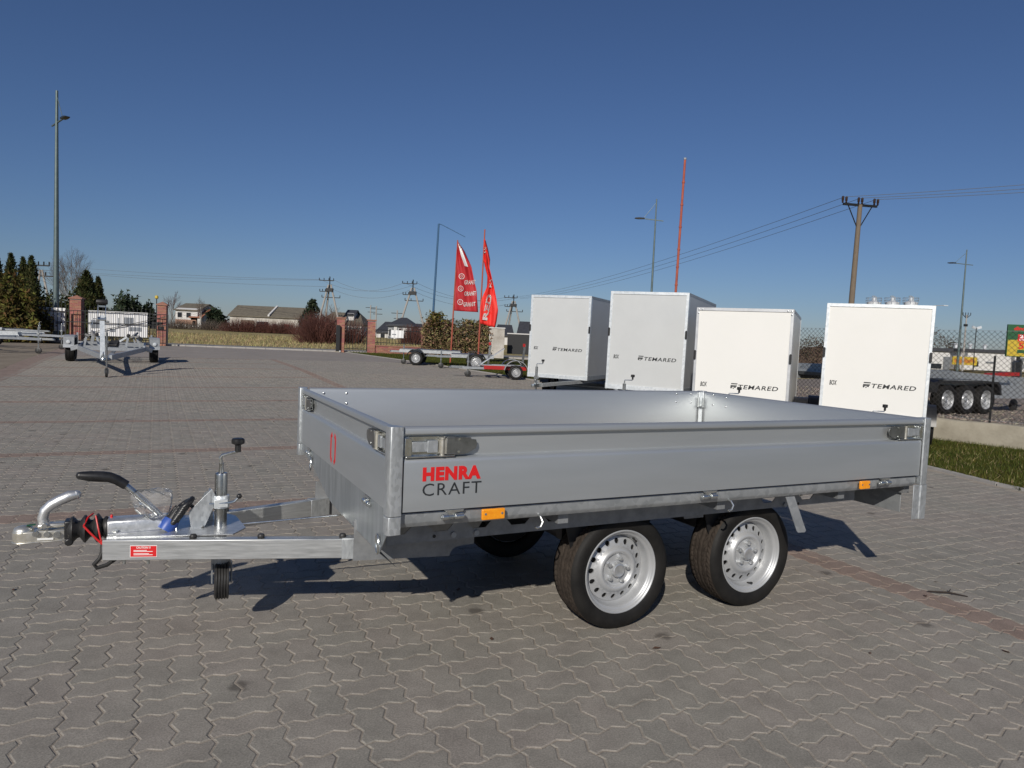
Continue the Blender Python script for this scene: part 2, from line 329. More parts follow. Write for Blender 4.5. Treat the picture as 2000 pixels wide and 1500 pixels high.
def link(name, me, parent=None, bevel=0, label=None, kind=None, loc=None):
    o = bpy.data.objects.new(name, me); COL.objects.link(o)
    if parent: o.parent = parent
    if loc is not None: o.location = loc
    if bevel:
        b = o.modifiers.new('bevel', 'BEVEL'); b.width = bevel; b.segments = 2; b.limit_method = 'ANGLE'; b.angle_limit = R(40); b.harden_normals = False
    if label: o['label'] = label
    if kind: o['kind'] = kind
    return o
def tag(o, label, cat, group=None):
    o['label'] = label; o['category'] = cat
    if group: o['group'] = group
    return o
def thing(name, label, cat, loc=(0, 0, 0), rotz=0, group=None):
    o = bpy.data.objects.new(name, None); COL.objects.link(o); o.empty_display_size = .2
    o.location = loc; o.rotation_euler = (0, 0, rotz)
    return tag(o, label, cat, group)
def copy_tree(o, parent=None):
    c = o.copy(); COL.objects.link(c)
    if parent: c.parent = parent
    for ch in list(o.children): copy_tree(ch, c)
    return c
def raw(name, V, F, m, kind=None, parent=None, smooth=False, mi=None, mats=None):
    """numpy verts, faces all of one size"""
    V = np.asarray(V, np.float32); F = np.asarray(F, np.int32); k = F.shape[1]
    me = bpy.data.meshes.new(name); me.vertices.add(len(V)); me.vertices.foreach_set('co', V.ravel())
    me.loops.add(F.size); me.loops.foreach_set('vertex_index', F.ravel()); me.polygons.add(len(F))
    me.polygons.foreach_set('loop_start', np.arange(0, F.size, k, dtype=np.int32)); me.polygons.foreach_set('loop_total', np.full(len(F), k, np.int32))
    for x in (mats or [m]): me.materials.append(M[x])
    if mi is not None: me.polygons.foreach_set('material_index', np.asarray(mi, np.int32))
    me.polygons.foreach_set('use_smooth', np.full(len(F), bool(smooth)))
    me.update(calc_edges=True); me.validate()
    return link(name, me, parent, kind=kind)
def text(body, w, h, m, parent, origin, ax, ay, name='lettering', bold=0, shear=0, depth=.0012, spacing=1):
    """flat lettering fitted to w x h, lower left at origin, reading along ax, up along ay"""
    c = bpy.data.curves.new('t', 'FONT'); c.body = body; c.size = 1; c.offset = bold; c.extrude = .01; c.shear = shear; c.resolution_u = 3; c.space_character = spacing
    o = bpy.data.objects.new('t', c); COL.objects.link(o); bpy.context.view_layer.update()
    me = bpy.data.meshes.new_from_object(o.evaluated_get(bpy.context.evaluated_depsgraph_get()))
    bpy.data.objects.remove(o); bpy.data.curves.remove(c)
    co = np.empty(len(me.vertices) * 3, np.float32); me.vertices.foreach_get('co', co); co = co.reshape(-1, 3)
    lo, hi = co.min(0), co.max(0); ax, ay = Vector(ax), Vector(ay); an = ax.cross(ay)
    q = (co - lo) / np.maximum(hi - lo, 1e-6)
    P = np.array(origin)[None] + q[:, :1] * w * np.array(ax)[None] + q[:, 1:2] * h * np.array(ay)[None] + q[:, 2:3] * depth * np.array(an)[None]
    me.vertices.foreach_set('co', P.astype(np.float32).ravel()); me.update(); me.materials.clear(); me.materials.append(M[m])
    me.polygons.foreach_set('use_smooth', np.zeros(len(me.polygons), bool))
    return link(name, me, parent)
def arc(c, r, a0, a1, n): return [(c[0] + r * math.cos(R(a0 + (a1 - a0) * i / n)), c[1] + r * math.sin(R(a0 + (a1 - a0) * i / n))) for i in range(n + 1)]
# ------------------------------------------------------------------ terrain and flat sheets
def grid_sheet(name, us, vs, zf, m, world=False, kind='structure', parent=None):
    U, V = np.meshgrid(us, vs); nu, nv = len(us), len(vs)
    if world: X, Y = U, V
    else:
        X = TO.x + UX.x * U + UY.x * V; Y = TO.y + UX.y * U + UY.y * V
    Z = zf(X, Y)
    P = np.stack([X, Y, Z], -1).reshape(-1, 3)
    i = np.arange(nu * nv).reshape(nv, nu)
    F = np.stack([i[:-1, :-1], i[:-1, 1:], i[1:, 1:], i[1:, :-1]], -1).reshape(-1, 4)
    return raw(name, P, F, m, kind=kind, smooth=True, parent=parent)
xs = np.concatenate([np.linspace(-900, -60, 25), np.arange(-56, 56, 2.), np.linspace(60, 900, 25)])
ys = np.concatenate([np.arange(-60, 0, 10.), np.arange(0, 110, 2.), np.linspace(115, 2500, 40)])
grid_sheet('field', xs, ys, lambda x, y: g(x, y) - .05 - .2 * ((y < 40) & (np.abs(x) < 40)), 'field_grass', world=True)
EDGE_V = [-6, 1.67, 2.86, 5, 9, 16, 30, 38]; EDGE_U = [6.6, 7.29, 7.67, 8.15, 8.7, 9.2, 8.8, 8.6]
def edge_u(v): return np.interp(v, EDGE_V, EDGE_U)
yard = grid_sheet('paved_yard', np.arange(-3.6, 9.41, .5), np.arange(-4, 40.9, .3), lambda x, y: g(x, y) - .0030, 'sand')
# zigzag interlocking blocks laid two by two across and along
A = .1125; DV = .0115; U0, V0 = -.58, .209
def stone_outline(w, h):
    pts = []
    for i in range(w): pts += [(i, 0), (i + .30, DV / A), (i + .68, -DV / A)]
    for j in range(h): pts += [(w, j), (w - DV / A, j + .27), (w + DV / A, j + .74)]
    for i in range(w, 0, -1): pts += [(i, h), (i - 1 + .68, h - DV / A), (i - 1 + .30, h + DV / A)]
    for j in range(h, 0, -1): pts += [(0, j), (DV / A, j - 1 + .74), (-DV / A, j - 1 + .27)]
    return np.array(pts) * A - np.array([w, h]) * A / 2
def inset(P, d):
    a = np.roll(P, 1, 0); b = np.roll(P, -1, 0)
    n1 = P - a; n2 = b - P
    n1 = np.stack([-n1[:, 1], n1[:, 0]], 1) / np.linalg.norm(n1, axis=1)[:, None]; n2 = np.stack([-n2[:, 1], n2[:, 0]], 1) / np.linalg.norm(n2, axis=1)[:, None]
    m = n1 + n2; m /= np.maximum((m * m).sum(1) / 2, .6)[:, None]
    return P + m * d
def stone_mesh(w, h, cham=True):
    o = stone_outline(w, h); k = len(o)
    r1 = inset(o, .0028); r0 = inset(o, .0068)
    if cham:
        V = np.concatenate([np.c_[r0, np.zeros(k)], np.c_[r1, np.full(k, -.0024)], np.c_[r1, np.full(k, -.03)]])
        F = [tuple(range(k))] + [(i, k + i, k + (i + 1) % k, (i + 1) % k) for i in range(k)] + [(k + i, 2 * k + i, 2 * k + (i + 1) % k, k + (i + 1) % k) for i in range(k)]
    else:
        r0 = inset(o, .005)
        V = np.concatenate([np.c_[r0, np.zeros(k)], np.c_[r0, np.full(k, -.012)]])
        F = [tuple(range(k))] + [(i, k + i, k + (i + 1) % k, (i + 1) % k) for i in range(k)]
    return V, F
yawg = math.pi / 2 - AZ; cy, sy = math.cos(yawg), math.sin(yawg)
st = []                       # (u, v, vertical, red)
V_END = 25.0
for I in range(-14, 46):
    for J in range(-20, 112):
        cu, cv = U0 + .225 * I, V0 + .225 * J
        if cv > V_END: continue
        red = (J >= 13 and (J - 13) % 12 == 0 and I < 16) or (I == 16 and cv > -1.6)
        if (I + J) % 2 == 0: st += [(cu + A / 2, cv + A, 1, red), (cu + A * 1.5, cv + A, 1, red)]
        else: st += [(cu + A, cv + A / 2, 0, red), (cu + A, cv + A * 1.5, 0, red)]
st = np.array(st, float)
st = st[st[:, 0] < edge_u(st[:, 1]) - .06]
wx = TO.x + UX.x * st[:, 0] + UY.x * st[:, 1]; wy = TO.y + UX.y * st[:, 0] + UY.y * st[:, 1]; wz = g(wx, wy)
dep = wy * math.cos(PITCH) - (wz - CAMH) * math.sin(PITCH); up_ = wy * math.sin(PITCH) + (wz - CAMH) * math.cos(PITCH)
sx = FPX * wx / np.maximum(dep, .1); syy = FPX * up_ / np.maximum(dep, .1)
px = 1000 + _c * sx + _s * syy; py = 750 + _s * sx - _c * syy
keep = (dep > .5) & (px > -900) & (px < 2900) & (py < 2300)
inside = (px > -60) & (px < 2060) & (py > 0) & (py < 1560) & keep
dist = np.sqrt(wx ** 2 + wy ** 2 + (CAMH - wz) ** 2)
order = np.argsort(np.where(inside, dist, 1e9))[:298]
ind = np.zeros(len(st), bool); ind[order] = True
PM = {}
for vert in (0, 1):
    for red in (0, 1):
        V, F = stone_mesh(*((1, 2) if vert else (2, 1)))
        me = bpy.data.meshes.new('paver'); me.from_pydata(V.tolist(), [], F); me.materials.append(M['paver_obj_red' if red else 'paver_obj']); PM[vert, red] = me
for k in order:
    o = bpy.data.objects.new('paver', PM[int(st[k, 2]), int(st[k, 3])]); COL.objects.link(o); o.parent = yard
    o.location = (wx[k], wy[k], wz[k] + rng.uniform(-.0010, .0010))
    o.rotation_euler = (R(rng.gauss(0, .13)), R(rng.gauss(0, .13)), yawg + R(rng.gauss(0, .35)))
def stone_stuff(sel, cham, name):
    Vs, Fs, Ms, off = [], {}, {}, 0
    for vert in (0, 1):
        V, F = stone_mesh(*((1, 2) if vert else (2, 1)), cham=cham); k = len(V)
        q = np.where(sel & (st[:, 2] == vert))[0]
        if not len(q): continue
        n = len(q); yaw = yawg + np.radians(nrg.normal(0, .35, n)); c, s = np.cos(yaw)[:, None], np.sin(yaw)[:, None]
        X = V[None, :, 0] * c - V[None, :, 1] * s + wx[q][:, None]; Y = V[None, :, 0] * s + V[None, :, 1] * c + wy[q][:, None]
        Z = V[None, :, 2] + (wz[q] + nrg.uniform(-.0010, .0010, n))[:, None] + V[None, :, 0] * nrg.normal(0, .0023, n)[:, None] + V[None, :, 1] * nrg.normal(0, .0023, n)[:, None]
        Vs.append(np.stack([X, Y, Z], -1).reshape(-1, 3))
        for f in F:
            Fs.setdefault(len(f), []).append(np.array(f)[None] + (np.arange(n) * k)[:, None] + off); Ms.setdefault(len(f), []).append(st[q, 3])
        off += n * k
    V = np.concatenate(Vs); me = bpy.data.meshes.new(name); me.vertices.add(len(V)); me.vertices.foreach_set('co', V.astype(np.float32).ravel())
    li, ls, lt, mi, o = [], [], [], [], 0
    for kk in Fs:
        F = np.concatenate(Fs[kk]); li.append(F.ravel()); ls.append(o + np.arange(0, F.size, kk)); lt.append(np.full(len(F), kk)); mi.append(np.concatenate(Ms[kk])); o += F.size
    me.loops.add(o); me.loops.foreach_set('vertex_index', np.concatenate(li).astype(np.int32)); ls = np.concatenate(ls)
    me.polygons.add(len(ls)); me.polygons.foreach_set('loop_start', ls.astype(np.int32)); me.polygons.foreach_set('loop_total', np.concatenate(lt).astype(np.int32))
    me.materials.append(M['paver_isl']); me.materials.append(M['paver_isl_red']); me.polygons.foreach_set('material_index', np.concatenate(mi).astype(np.int32))
    me.polygons.foreach_set('use_smooth', np.zeros(len(ls), bool)); me.update(calc_edges=True)
    return link(name, me, yard, kind='stuff')
stone_stuff(keep & ~ind, True, 'paving_stones')
# the rest of the yard, too far off to pick the stones apart
fp = MB(); us = np.arange(-3.62, 9.0, .9); vv = np.arange(V_END + .12, 41, .6)
def fence_v(u): return 37.3 - .293 * (u - 8.5)
def fpz(u, v): p = uv(u, v); return float(g(p.x, p.y))
for v0, v1 in zip(vv[:-1], vv[1:]):
    e0, e1 = float(edge_u(v0)), float(edge_u(v1)); n = 14
    for i in range(n):
        q = [(-3.6 + (e0 + 3.6) * i / n, v0), (-3.6 + (e0 + 3.6) * (i + 1) / n, v0), (-3.6 + (e1 + 3.6) * (i + 1) / n, v1), (-3.6 + (e1 + 3.6) * i / n, v1)]
        fp.add([(a, b, fpz(a, b) + .001) for a, b in [(a, min(b, fence_v(a))) for a, b in q]], [(0, 1, 2, 3)])
far_pave = fp.build('far_paving', 'far_paving', kind='structure', smooth=0, recalc=False)
far_pave.location = TO; far_pave.rotation_euler = (0, 0, yawg)
# reddish border strip and bare earth at the left edge of the yard
grid_sheet('border_strip', np.array([-4.15, -3.85, -3.6]), np.arange(6, 37.2, .5), lambda x, y: g(x, y) + .0005, 'paver_isl_red')
grid_sheet('bare_earth', np.linspace(-30, -4.13, 27), np.arange(4, 37.2, .8), lambda x, y: g(x, y) - .012 + .02 * np.sin(x * 2.1) * np.sin(y * 1.7), 'dirt')
# lawn strip on the right
lv = np.arange(-6, 37.3, .5)
P, F = [], []
for v in lv:
    for t in (0, .004, .1, .2, .3, .45, .6, .75, .9, 1):
        p = uvg(float(edge_u(v)) + t * 9, float(v), .012 - .03 * (t < .001)); P.append(p)
for i in range(len(lv) - 1):
    for j in range(9): F.append((i * 10 + j, i * 10 + j + 1, (i + 1) * 10 + j + 1, (i + 1) * 10 + j))
raw('lawn', P, F, 'lawn_soil', kind='structure', smooth=True)
def blades(name, X, Y, Z, hmin, hmax, w, m, lean=.5):
    n = len(X); a = nrg.uniform(0, 2 * np.pi, n); h = nrg.uniform(hmin, hmax, n); le = nrg.normal(0, lean, n) * h; b = nrg.uniform(0, 2 * np.pi, n)
    base = np.stack([X, Y, Z], 1); dx = np.stack([np.cos(a), np.sin(a), np.zeros(n)], 1) * (w * nrg.uniform(.6, 1.3, n))[:, None]
    tip = base + np.stack([np.cos(b) * le, np.sin(b) * le, h], 1)
    V = np.stack([base - dx, base + dx, tip], 1).reshape(-1, 3)
    return raw(name, V, np.arange(3 * n).reshape(-1, 3), m, kind='stuff')
def scatter_uv(n, u0, u1, v0, v1, cond=None):
    u = nrg.uniform(u0, u1, n); v = nrg.uniform(v0, v1, n); q = u > edge_u(v) + .02 if cond is None else cond(u, v); u, v = u[q], v[q]
    X = TO.x + UX.x * u + UY.x * v; Y = TO.y + UX.y * u + UY.y * v; return X, Y, g(X, Y)
X, Y, Z = scatter_uv(70000, 7.3, 12.6, 1.0, 8)
blades('lawn_grass', X, Y, Z + .008, .025, .07, .0035, 'grass_blade', .7)
X, Y, Z = scatter_uv(5000, 7.3, 12.6, 1.0, 8)
blades('dry_grass', X, Y, Z + .008, .025, .08, .0035, 'straw_blade', .9)
X, Y, Z = scatter_uv(45000, 8.5, 14, 8, 36.9)
blades('lawn_grass', X, Y, Z + .008, .04, .10, .006, 'grass_blade', .7)
X, Y, Z = scatter_uv(22000, -25, 24, 44.2, 75, lambda u, v: v > 44.3)
blades('field_straw', X, Y, Z - .05, .08, .30, .02, 'straw_blade', .6)
# road beyond the fence with a pale kerb
FA = Vector((-9.6, 39.6, 0)); FD = Vector((.966, .259, 0)).normalized(); FN = Vector((-FD.y, FD.x, 0))
def fl(a, b=0, dz=0):
    p = FA + FD * a + FN * b; p.z = float(g(p.x, p.y)) + dz; return p
P, F = [], []
ra = list(np.arange(-60, 26, 2.))
for a in ra:
    for b in (.35, 2, 4, 6.2): P.append(fl(a, b, .012))
for i in range(len(ra) - 1):
    for j in range(3): F.append((i * 4 + j, i * 4 + 4 + j, i * 4 + 5 + j, i * 4 + 1 + j))
raw('road', P, F, 'asphalt', kind='structure', smooth=True)
kb = MB()
for i in range(-28, 25):
    kb.bar(fl(i, .22, .02), fl(i + .985, .22, .02), .15, .12)
kb.build('kerb', 'kerb', kind='structure', smooth=0)
# raised gravel lot behind a low concrete wall
WA, WB = Vector((7.046, 11.729, 0)), Vector((7.85, 10.75, 0)); WD = (WB - WA).normalized(); WN = Vector((-WD.y, WD.x, 0))   # WN points away from the lawn
if WN.x < 0: WN = -WN
GZ = .345
w0, w1 = WA - WD * 9.5, WA + WD * 9
cw = MB(); k = 40
prof = lambda i: (.012 * math.sin(i * 1.7) + .01 * math.sin(i * 4.1), .012 * math.sin(i * 2.3))
secs = []
for i in range(k + 1):
    p = w0.lerp(w1, i / k); a, b = prof(i)
    secs.append([p + WN * (a - .02) + Vector((0, 0, -.1)), p + WN * a * .6 + Vector((0, 0, .2)), p + WN * (a * .5 + .015) + Vector((0, 0, GZ - .015 + b)), p + WN * .035 + Vector((0, 0, GZ + .012 + b)), p + WN * .30 + Vector((0, 0, GZ + .012 + b)), p + WN * .30 + Vector((0, 0, -.1))])
for s_ in secs: cw.v.extend(tuple(p) for p in s_)
for i in range(k): cw.f += [(i * 6 + j, i * 6 + j + 1, i * 6 + 7 + j, i * 6 + 6 + j) for j in range(5)]
cw.f += [tuple(range(6)), tuple(k * 6 + j for j in range(5, -1, -1))]
tag(cw.build('retaining_wall', 'concrete', smooth=50), 'low rough concrete wall holding up the gravel on the right', 'wall')
gl = MB()
q0, q1 = w0 + WN * .28, w1 + WN * .28
gl.add([q0 + Vector((0, 0, GZ)), q1 + Vector((0, 0, GZ)), q1 + WN * 120 + Vector((0, 0, GZ)), q0 + WN * 120 + Vector((0, 0, GZ))], [(0, 1, 2, 3)])
gl.build('gravel_lot', 'gravel_base', kind='structure', smooth=0, recalc=False)
# loose stones of the gravel
n = 9000; t = nrg.uniform(0, 1, n); d = .3 + 7 * nrg.uniform(0, 1, n) ** 1.6
P0 = np.array(w0)[None] + (np.array(w1) - np.array(w0))[None] * t[:, None] + np.array(WN)[None] * d[:, None]; P0[:, 2] = GZ + .008
rs = nrg.uniform(.010, .034, n)
octv = np.array([(1, 0, 0), (-1, 0, 0), (0, 1, 0), (0, -1, 0), (0, 0, 1), (0, 0, -1)], float); octf = np.array([(0, 2, 4), (2, 1, 4), (1, 3, 4), (3, 0, 4), (2, 0, 5), (1, 2, 5), (3, 1, 5), (0, 3, 5)])
VV = P0[:, None] + octv[None] * rs[:, None, None] * nrg.uniform(.5, 1.3, (n, 6, 1)) * np.array([1, 1, .7])
raw('gravel', VV.reshape(-1, 3), (octf[None] + (np.arange(n) * 6)[:, None, None]).reshape(-1, 3), 'stone', kind='stuff')

# thin concrete edging between paving and lawn
ek = MB(); v = 0.0
while v < 36.5:
    a, b = uvg(float(edge_u(v)) + .03, v, .004), uvg(float(edge_u(v + .985)) + .03, v + .985, .004); ek.bar(a, b, .06, .05); v += 1.0
ek.build('edging', 'kerb', kind='structure', smooth=0)
# ------------------------------------------------------------------ the grey flatbed trailer
W, L, RW = 1.8133, 3.032, .278
CV = W / 2
tr = thing('flatbed_trailer', 'grey tandem axle flatbed trailer with low aluminium sides in the middle of the yard', 'trailer', TO, yawg)
def tl(px, py, axis, val):
    """where a photo pixel's ray meets one of the trailer's own planes"""
    d = ray(px, py); n = (UX, UY, Vector((0, 0, 1)))[axis]; t = ((TO - CC).dot(n) + val) / d.dot(n)
    q = CC + d * t - TO; return Vector((q.dot(UX), q.dot(UY), q.z))
ZB, ZT = .701, 1.0135
PROF = [(0, .701), (0, .880), (-.0015, .887), (-.006, .8945), (-.014, .9005), (-.0215, .9025), (-.0215, .9845), (-.004, .9845), (.001, .9855), (.0035, .989), (.0038, .999), (.002, 1.007), (-.003, 1.0125), (-.0105, 1.0145), (-.019, 1.0125), (-.0245, 1.007), (-.026, .998), (-.0290, .990), (-.0290, .701)]
def board(o, an, out, label=None):
    m = MB(); m.prism(PROF, o, out, (0, 0, 1), an)
    b = m.build('side_board', 'alu', tr, label=label, smooth=25)
    return b
nb = board((.046, 0, 0), (L - .088, 0, 0), (0, -1, 0), 'long grey side board with red and black lettering')
board((.046, W, 0), (L - .088, 0, 0), (0, 1, 0))
fb = board((0, .05, 0), (0, W - .10, 0), (-1, 0, 0), 'front board with a red emblem')
board((L, .05, 0), (0, W - .10, 0), (1, 0, 0))
# black rubber end strips of the boards
for u in (.0425, L - .0385):
    m = MB(); m.box((u - .0022, -.002, .70), (u + .0022, .027, .892)); m.build('end_strip', 'black_rubber', tr)
m = MB(); m.box((-.002, .0435, .70), (.027, .048, .892)); m.build('end_strip', 'black_rubber', tr)
# corner posts
PL = [(.0400, -.007), (.036, -.0105), (.0, -.013), (-.0085, -.011), (-.0135, -.004), (-.0155, .008), (-.013, .043), (-.009, .047), (.026, .047), (.034, .02)]
def post(cx, cyv, sx_, sy_, z0, name='corner_post', z1=1.016):
    m = MB(); poly = [(cx + sx_ * a, cyv + sy_ * b) for a, b in PL]
    m.prism(poly, (0, 0, z0), (1, 0, 0), (0, 1, 0), (0, 0, z1 - z0)); return m.build(name, 'galv', tr, bevel=.002, smooth=30)
for cx, cyv, sx_, sy_ in ((0, 0, 1, 1), (0, W, 1, -1)):
    post(cx, cyv, sx_, sy_, .6895); post(cx, cyv, sx_, sy_, .621, 'post_foot', .688)
for cyv, sy_ in ((0, 1), (W, -1)):
    post(L, cyv, -1, sy_, .648)
    m = MB(); m.prism([(L - .082, cyv - sy_ * .002), (L - .034, cyv - sy_ * .004), (L - .028, cyv - sy_ * .010), (L + .016, cyv - sy_ * .012), (L + .018, cyv + sy_ * .03), (L + .012, cyv + sy_ * .032), (L + .008, cyv - sy_ * .003), (L - .024, cyv - sy_ * .002), (L - .034, cyv + sy_ * .001), (L - .082, cyv + sy_ * .002)], (0, 0, .458), (1, 0, 0), (0, 1, 0), (0, 0, .189)); m.build('post_foot', 'galv', tr, bevel=.0015)
# rails under the boards, floor
RP = [(-.021, .6895), (-.021, .657), (-.024, .650), (-.036, .636), (-.044, .634), (-.075, .634), (-.075, .6895)]
for o, an, out in (((.042, 0, 0), (L - .082, 0, 0), (0, -1, 0)), ((.042, W, 0), (L - .082, 0, 0), (0, 1, 0)), ((L, .05, 0), (0, W - .1, 0), (1, 0, 0))):
    m = MB(); m.prism(RP, o, out, (0, 0, 1), an); m.build('side_rail', 'galv_dull', tr, smooth=25)
m = MB(); m.box((.03, .03, .672), (L - .03, W - .03, .692)); m.build('floor', 'wood_floor', tr)
# front skirt plate and its folded lip
m = MB(); m.prism([(.035, .6995), (W - .035, .6995), (W - .035, .655), (1.46, .622), (1.06, .530), (.92, .517), (.14, .515), (.06, .60), (.035, .62)], (.0095, 0, 0), (0, 1, 0), (0, 0, 1), (-.004, 0, 0))
m.build('front_skirt', 'galv_sheet', tr, bevel=.001)
m = MB(); m.add([(.0055, .14, .5155), (.0055, .62, .5155), (.062, .62, .466), (.062, .10, .466), (.0085, .14, .5135), (.0085, .62, .5135), (.065, .62, .464), (.065, .10, .464)], [(0, 1, 2, 3), (7, 6, 5, 4), (0, 4, 5, 1), (1, 5, 6, 2), (2, 6, 7, 3), (3, 7, 4, 0)]); m.build('skirt_lip', 'galv_sheet', tr)
# latches at the corners
def latch(o, a, out, n=1, full=True):
    o, a, out = Vector(o), Vector(a), Vector(out); Z = Vector((0, 0, 1))
    p = lambda s, h, d: o + a * s + Z * h + out * d
    def slab(mb, poly, d0, d1): mb.prism(poly, o + out * d0, a, Z, out * (d1 - d0))
    m = MB()
    slab(m, [(.005, .900), (.010, .904), (.20, .906), (.235, .912), (.235, .968), (.20, .976), (.012, .977), (.004, .970)], -.0178, -.013)
    slab(m, [(.006, .906), (.032, .906), (.032, .968), (.026, .974), (.006, .972)], -.013, .004)
    slab(m, [(.008, .9000), (.20, .902), (.20, .9065), (.012, .9065)], -.013, .006)
    b = m.build('latch', 'zinc', tr, bevel=.0015)
    m = MB(); slab(m, [(.034, .921), (.095, .921), (.095, .958), (.034, .958)], -.006, .0005); slab(m, [(.093, .917), (.132, .918), (.132, .963), (.093, .962)], -.004, .004); m.build('latch_strap', 'galv', b, bevel=.001)
    m = MB(); m.cyl(p(.150, .908, .002), p(.150, .972, .002), .0075, 12); m.cyl(p(.150, .905, .002), p(.150, .909, .002), .011, 12); m.cyl(p(.150, .969, .002), p(.150, .974, .002), .011, 12)
    slab(m, [(.136, .914), (.144, .914), (.144, .966), (.136, .966)], -.012, .002); slab(m, [(.158, .912), (.166, .912), (.166, .968), (.158, .968)], -.012, .006)
    m.build('latch_pin', 'yellow_zinc', b)
    if full:
        m = MB(); pts = [(.166, .909), (.166, .974), (.262, .972), (.266, .965), (.285, .963), (.290, .945), (.284, .929), (.252, .913), (.20, .909)]
        f = [o + a * s + Z * h + out * (.008 - (s - .166) * .03) for s, h in pts]; k = len(f)
        m.add(f + [q - out * .004 for q in f], [tuple(range(k)), tuple(range(2 * k - 1, k - 1, -1))] + [(i, k + i, k + (i + 1) % k, (i + 1) % k) for i in range(k)])
        m.prism([(.166, .968), (.25, .967), (.25, .973), (.166, .974)], o - out * .012, a, Z, out * .02); m.prism([(.166, .909), (.24, .911), (.24, .915), (.166, .914)], o - out * .012, a, Z, out * .02)
        m.build('latch_lever', 'steel_dark', b, bevel=.001)
    for h in (.919, .966): m = MB(); m.cyl(p(.215, h, .003), p(.215, h, .0085), .005, 8); m.build('latch_rivet', 'zinc', b)
    return b
latch((.040, 0, 0), (1, 0, 0), (0, -1, 0)); latch((L - .038, 0, 0), (-1, 0, 0), (0, -1, 0))
latch((0, .045, 0), (0, 1, 0), (-1, 0, 0)); latch((0, W - .045, 0), (0, -1, 0), (-1, 0, 0))
# board hinges
def hinge(o, a, out):
    o, a, out = Vector(o), Vector(a), Vector(out); Z = Vector((0, 0, 1)); m = MB()
    p = lambda s, h, d: o + a * s + Z * h + out * d
    m.cyl(p(-.040, .674, .004), p(-.016, .674, .004), .0115, 14); m.cyl(p(.012, .674, .004), p(.046, .674, .004), .0105, 14); m.cyl(p(-.045, .674, .004), p(.052, .674, .004), .0055, 10)
    m.prism([(-.030, .699), (.050, .699), (.046, .690), (.012, .686), (.008, .664), (-.010, .664), (-.014, .686)], o + out * -.009, a, Z, out * .010)
    m.prism([(.030, .664), (.048, .664), (.048, .684), (.030, .684)], o - out * .009, a, Z, out * .016)
    return m.build('board_hinge', 'zinc', tr, bevel=.001)
for u in (.238, 1.490, 2.700): hinge((u, 0, 0), (1, 0, 0), (0, -1, 0))
for v in (.30, W - .30): hinge((0, v, 0), (0, 1, 0), (-1, 0, 0))
for v, zc in ((1.44, .63), (.13, .555)):        # tie rings on the skirt
    m = MB(); m.tube([(-.006 + .004 * math.cos(t), v + .030 * math.cos(t), zc + .036 * math.sin(t)) for t in np.linspace(0, 2 * math.pi, 20)[:-1]], .0042, 8, closed=True); m.build('tie_ring', 'zinc', tr)
# amber reflectors
for u0, u1 in ((.358, .455), (2.500, 2.572)):
    m = MB(); m.box((u0, -.016, .652), (u1, -.001, .694)); r = m.build('side_reflector', 'amber', tr, bevel=.004)
    uw = u1 - u0
    for q in (.14, .86): m = MB(); m.cyl((u0 + uw * q, -.0175, .676), (u0 + uw * q, -.014, .676), .005, 10); m.build('reflector_screw', 'zinc', r)
# lashing hooks under the rail
for u in (.628, 1.640, 2.27):
    m = MB(); v0 = .012 if u < 2 else .16
    m.tube([(u, v0 + .03, .645), (u, v0, .640), (u + .004, v0 - .012, .622), (u - .004, v0 - .012, .604), (u - .018, v0 - .010, .598), (u - .026, v0 - .008, .603)], .0050, 9); m.build('lashing_hook', 'zinc', tr)
# chassis: notched outer side member, inner longitudinal members, cross members
vs_ = .20
pl = lambda pts, v: [(tl(a, b, 1, v).x, tl(a, b, 1, v).z) for a, b in pts]
m = MB()
up_edge = [(.05, .638)]
for a, b in ((.03, .155), (.215, .335), (.385, .505), (.565, .69), (.745, .865), (2.02, 2.14), (2.30, 2.42)):
    up_edge += [(max(a, .051), .638), (max(a + .006, .052), .588), (a + .03, .562), (b - .03, .562), (b - .006, .588), (b, .638)]
for vv_ in (vs_, W - vs_):
    m = MB(); m.prism([(.05, .523), (2.74, .535), (2.74, .638)] + up_edge[::-1], (0, vv_, 0), (1, 0, 0), (0, 0, 1), (0, .004, 0)); m.build('side_member', 'chassis', tr)
for u in (.33, .432, 2.20):
    m = MB(); m.cyl((u, vs_ - .008, .543), (u, vs_ + .001, .543), .012, 8); m.build('chassis_bolt', 'galv_dull', tr)
for u in (.248, 2.30): m = MB(); m.cyl((u, vs_ - .0015, .543), (u, vs_ + .002, .543), .007, 12); m.build('bolt_hole', 'black_paint', tr)
for v in (.50, W - .50):
    m = MB(); m.prism([(-.005, .384), (.43, .362), (.436, .378), (.446, .392), (.462, .401), (.50, .406), (.55, .407), (.55, .45), (.62, .56), (-.005, .56)], (0, v - .02, 0), (1, 0, 0), (0, 0, 1), (0, .004, 0)); m.build('chassis_plate', 'chassis', tr)
    m = MB(); m.box((.03, v + .005, .50), (L - .1, v + .055, .63)); m.build('longitudinal_member', 'chassis', tr)
for u in (.75, 1.62, 2.45, L - .05):
    m = MB(); m.box((u, .08, .585), (u + .05, W - .08, .668)); m.build('cross_member', 'chassis', tr)
m = MB()
for v in (vs_ + .055,):
    m.prism([(1.545, .60), (1.70, .60), (1.70, .50), (1.58, .50)], (0, v, 0), (1, 0, 0), (0, 0, 1), (0, .005, 0))
m.build('spring_hanger', 'chassis', tr)
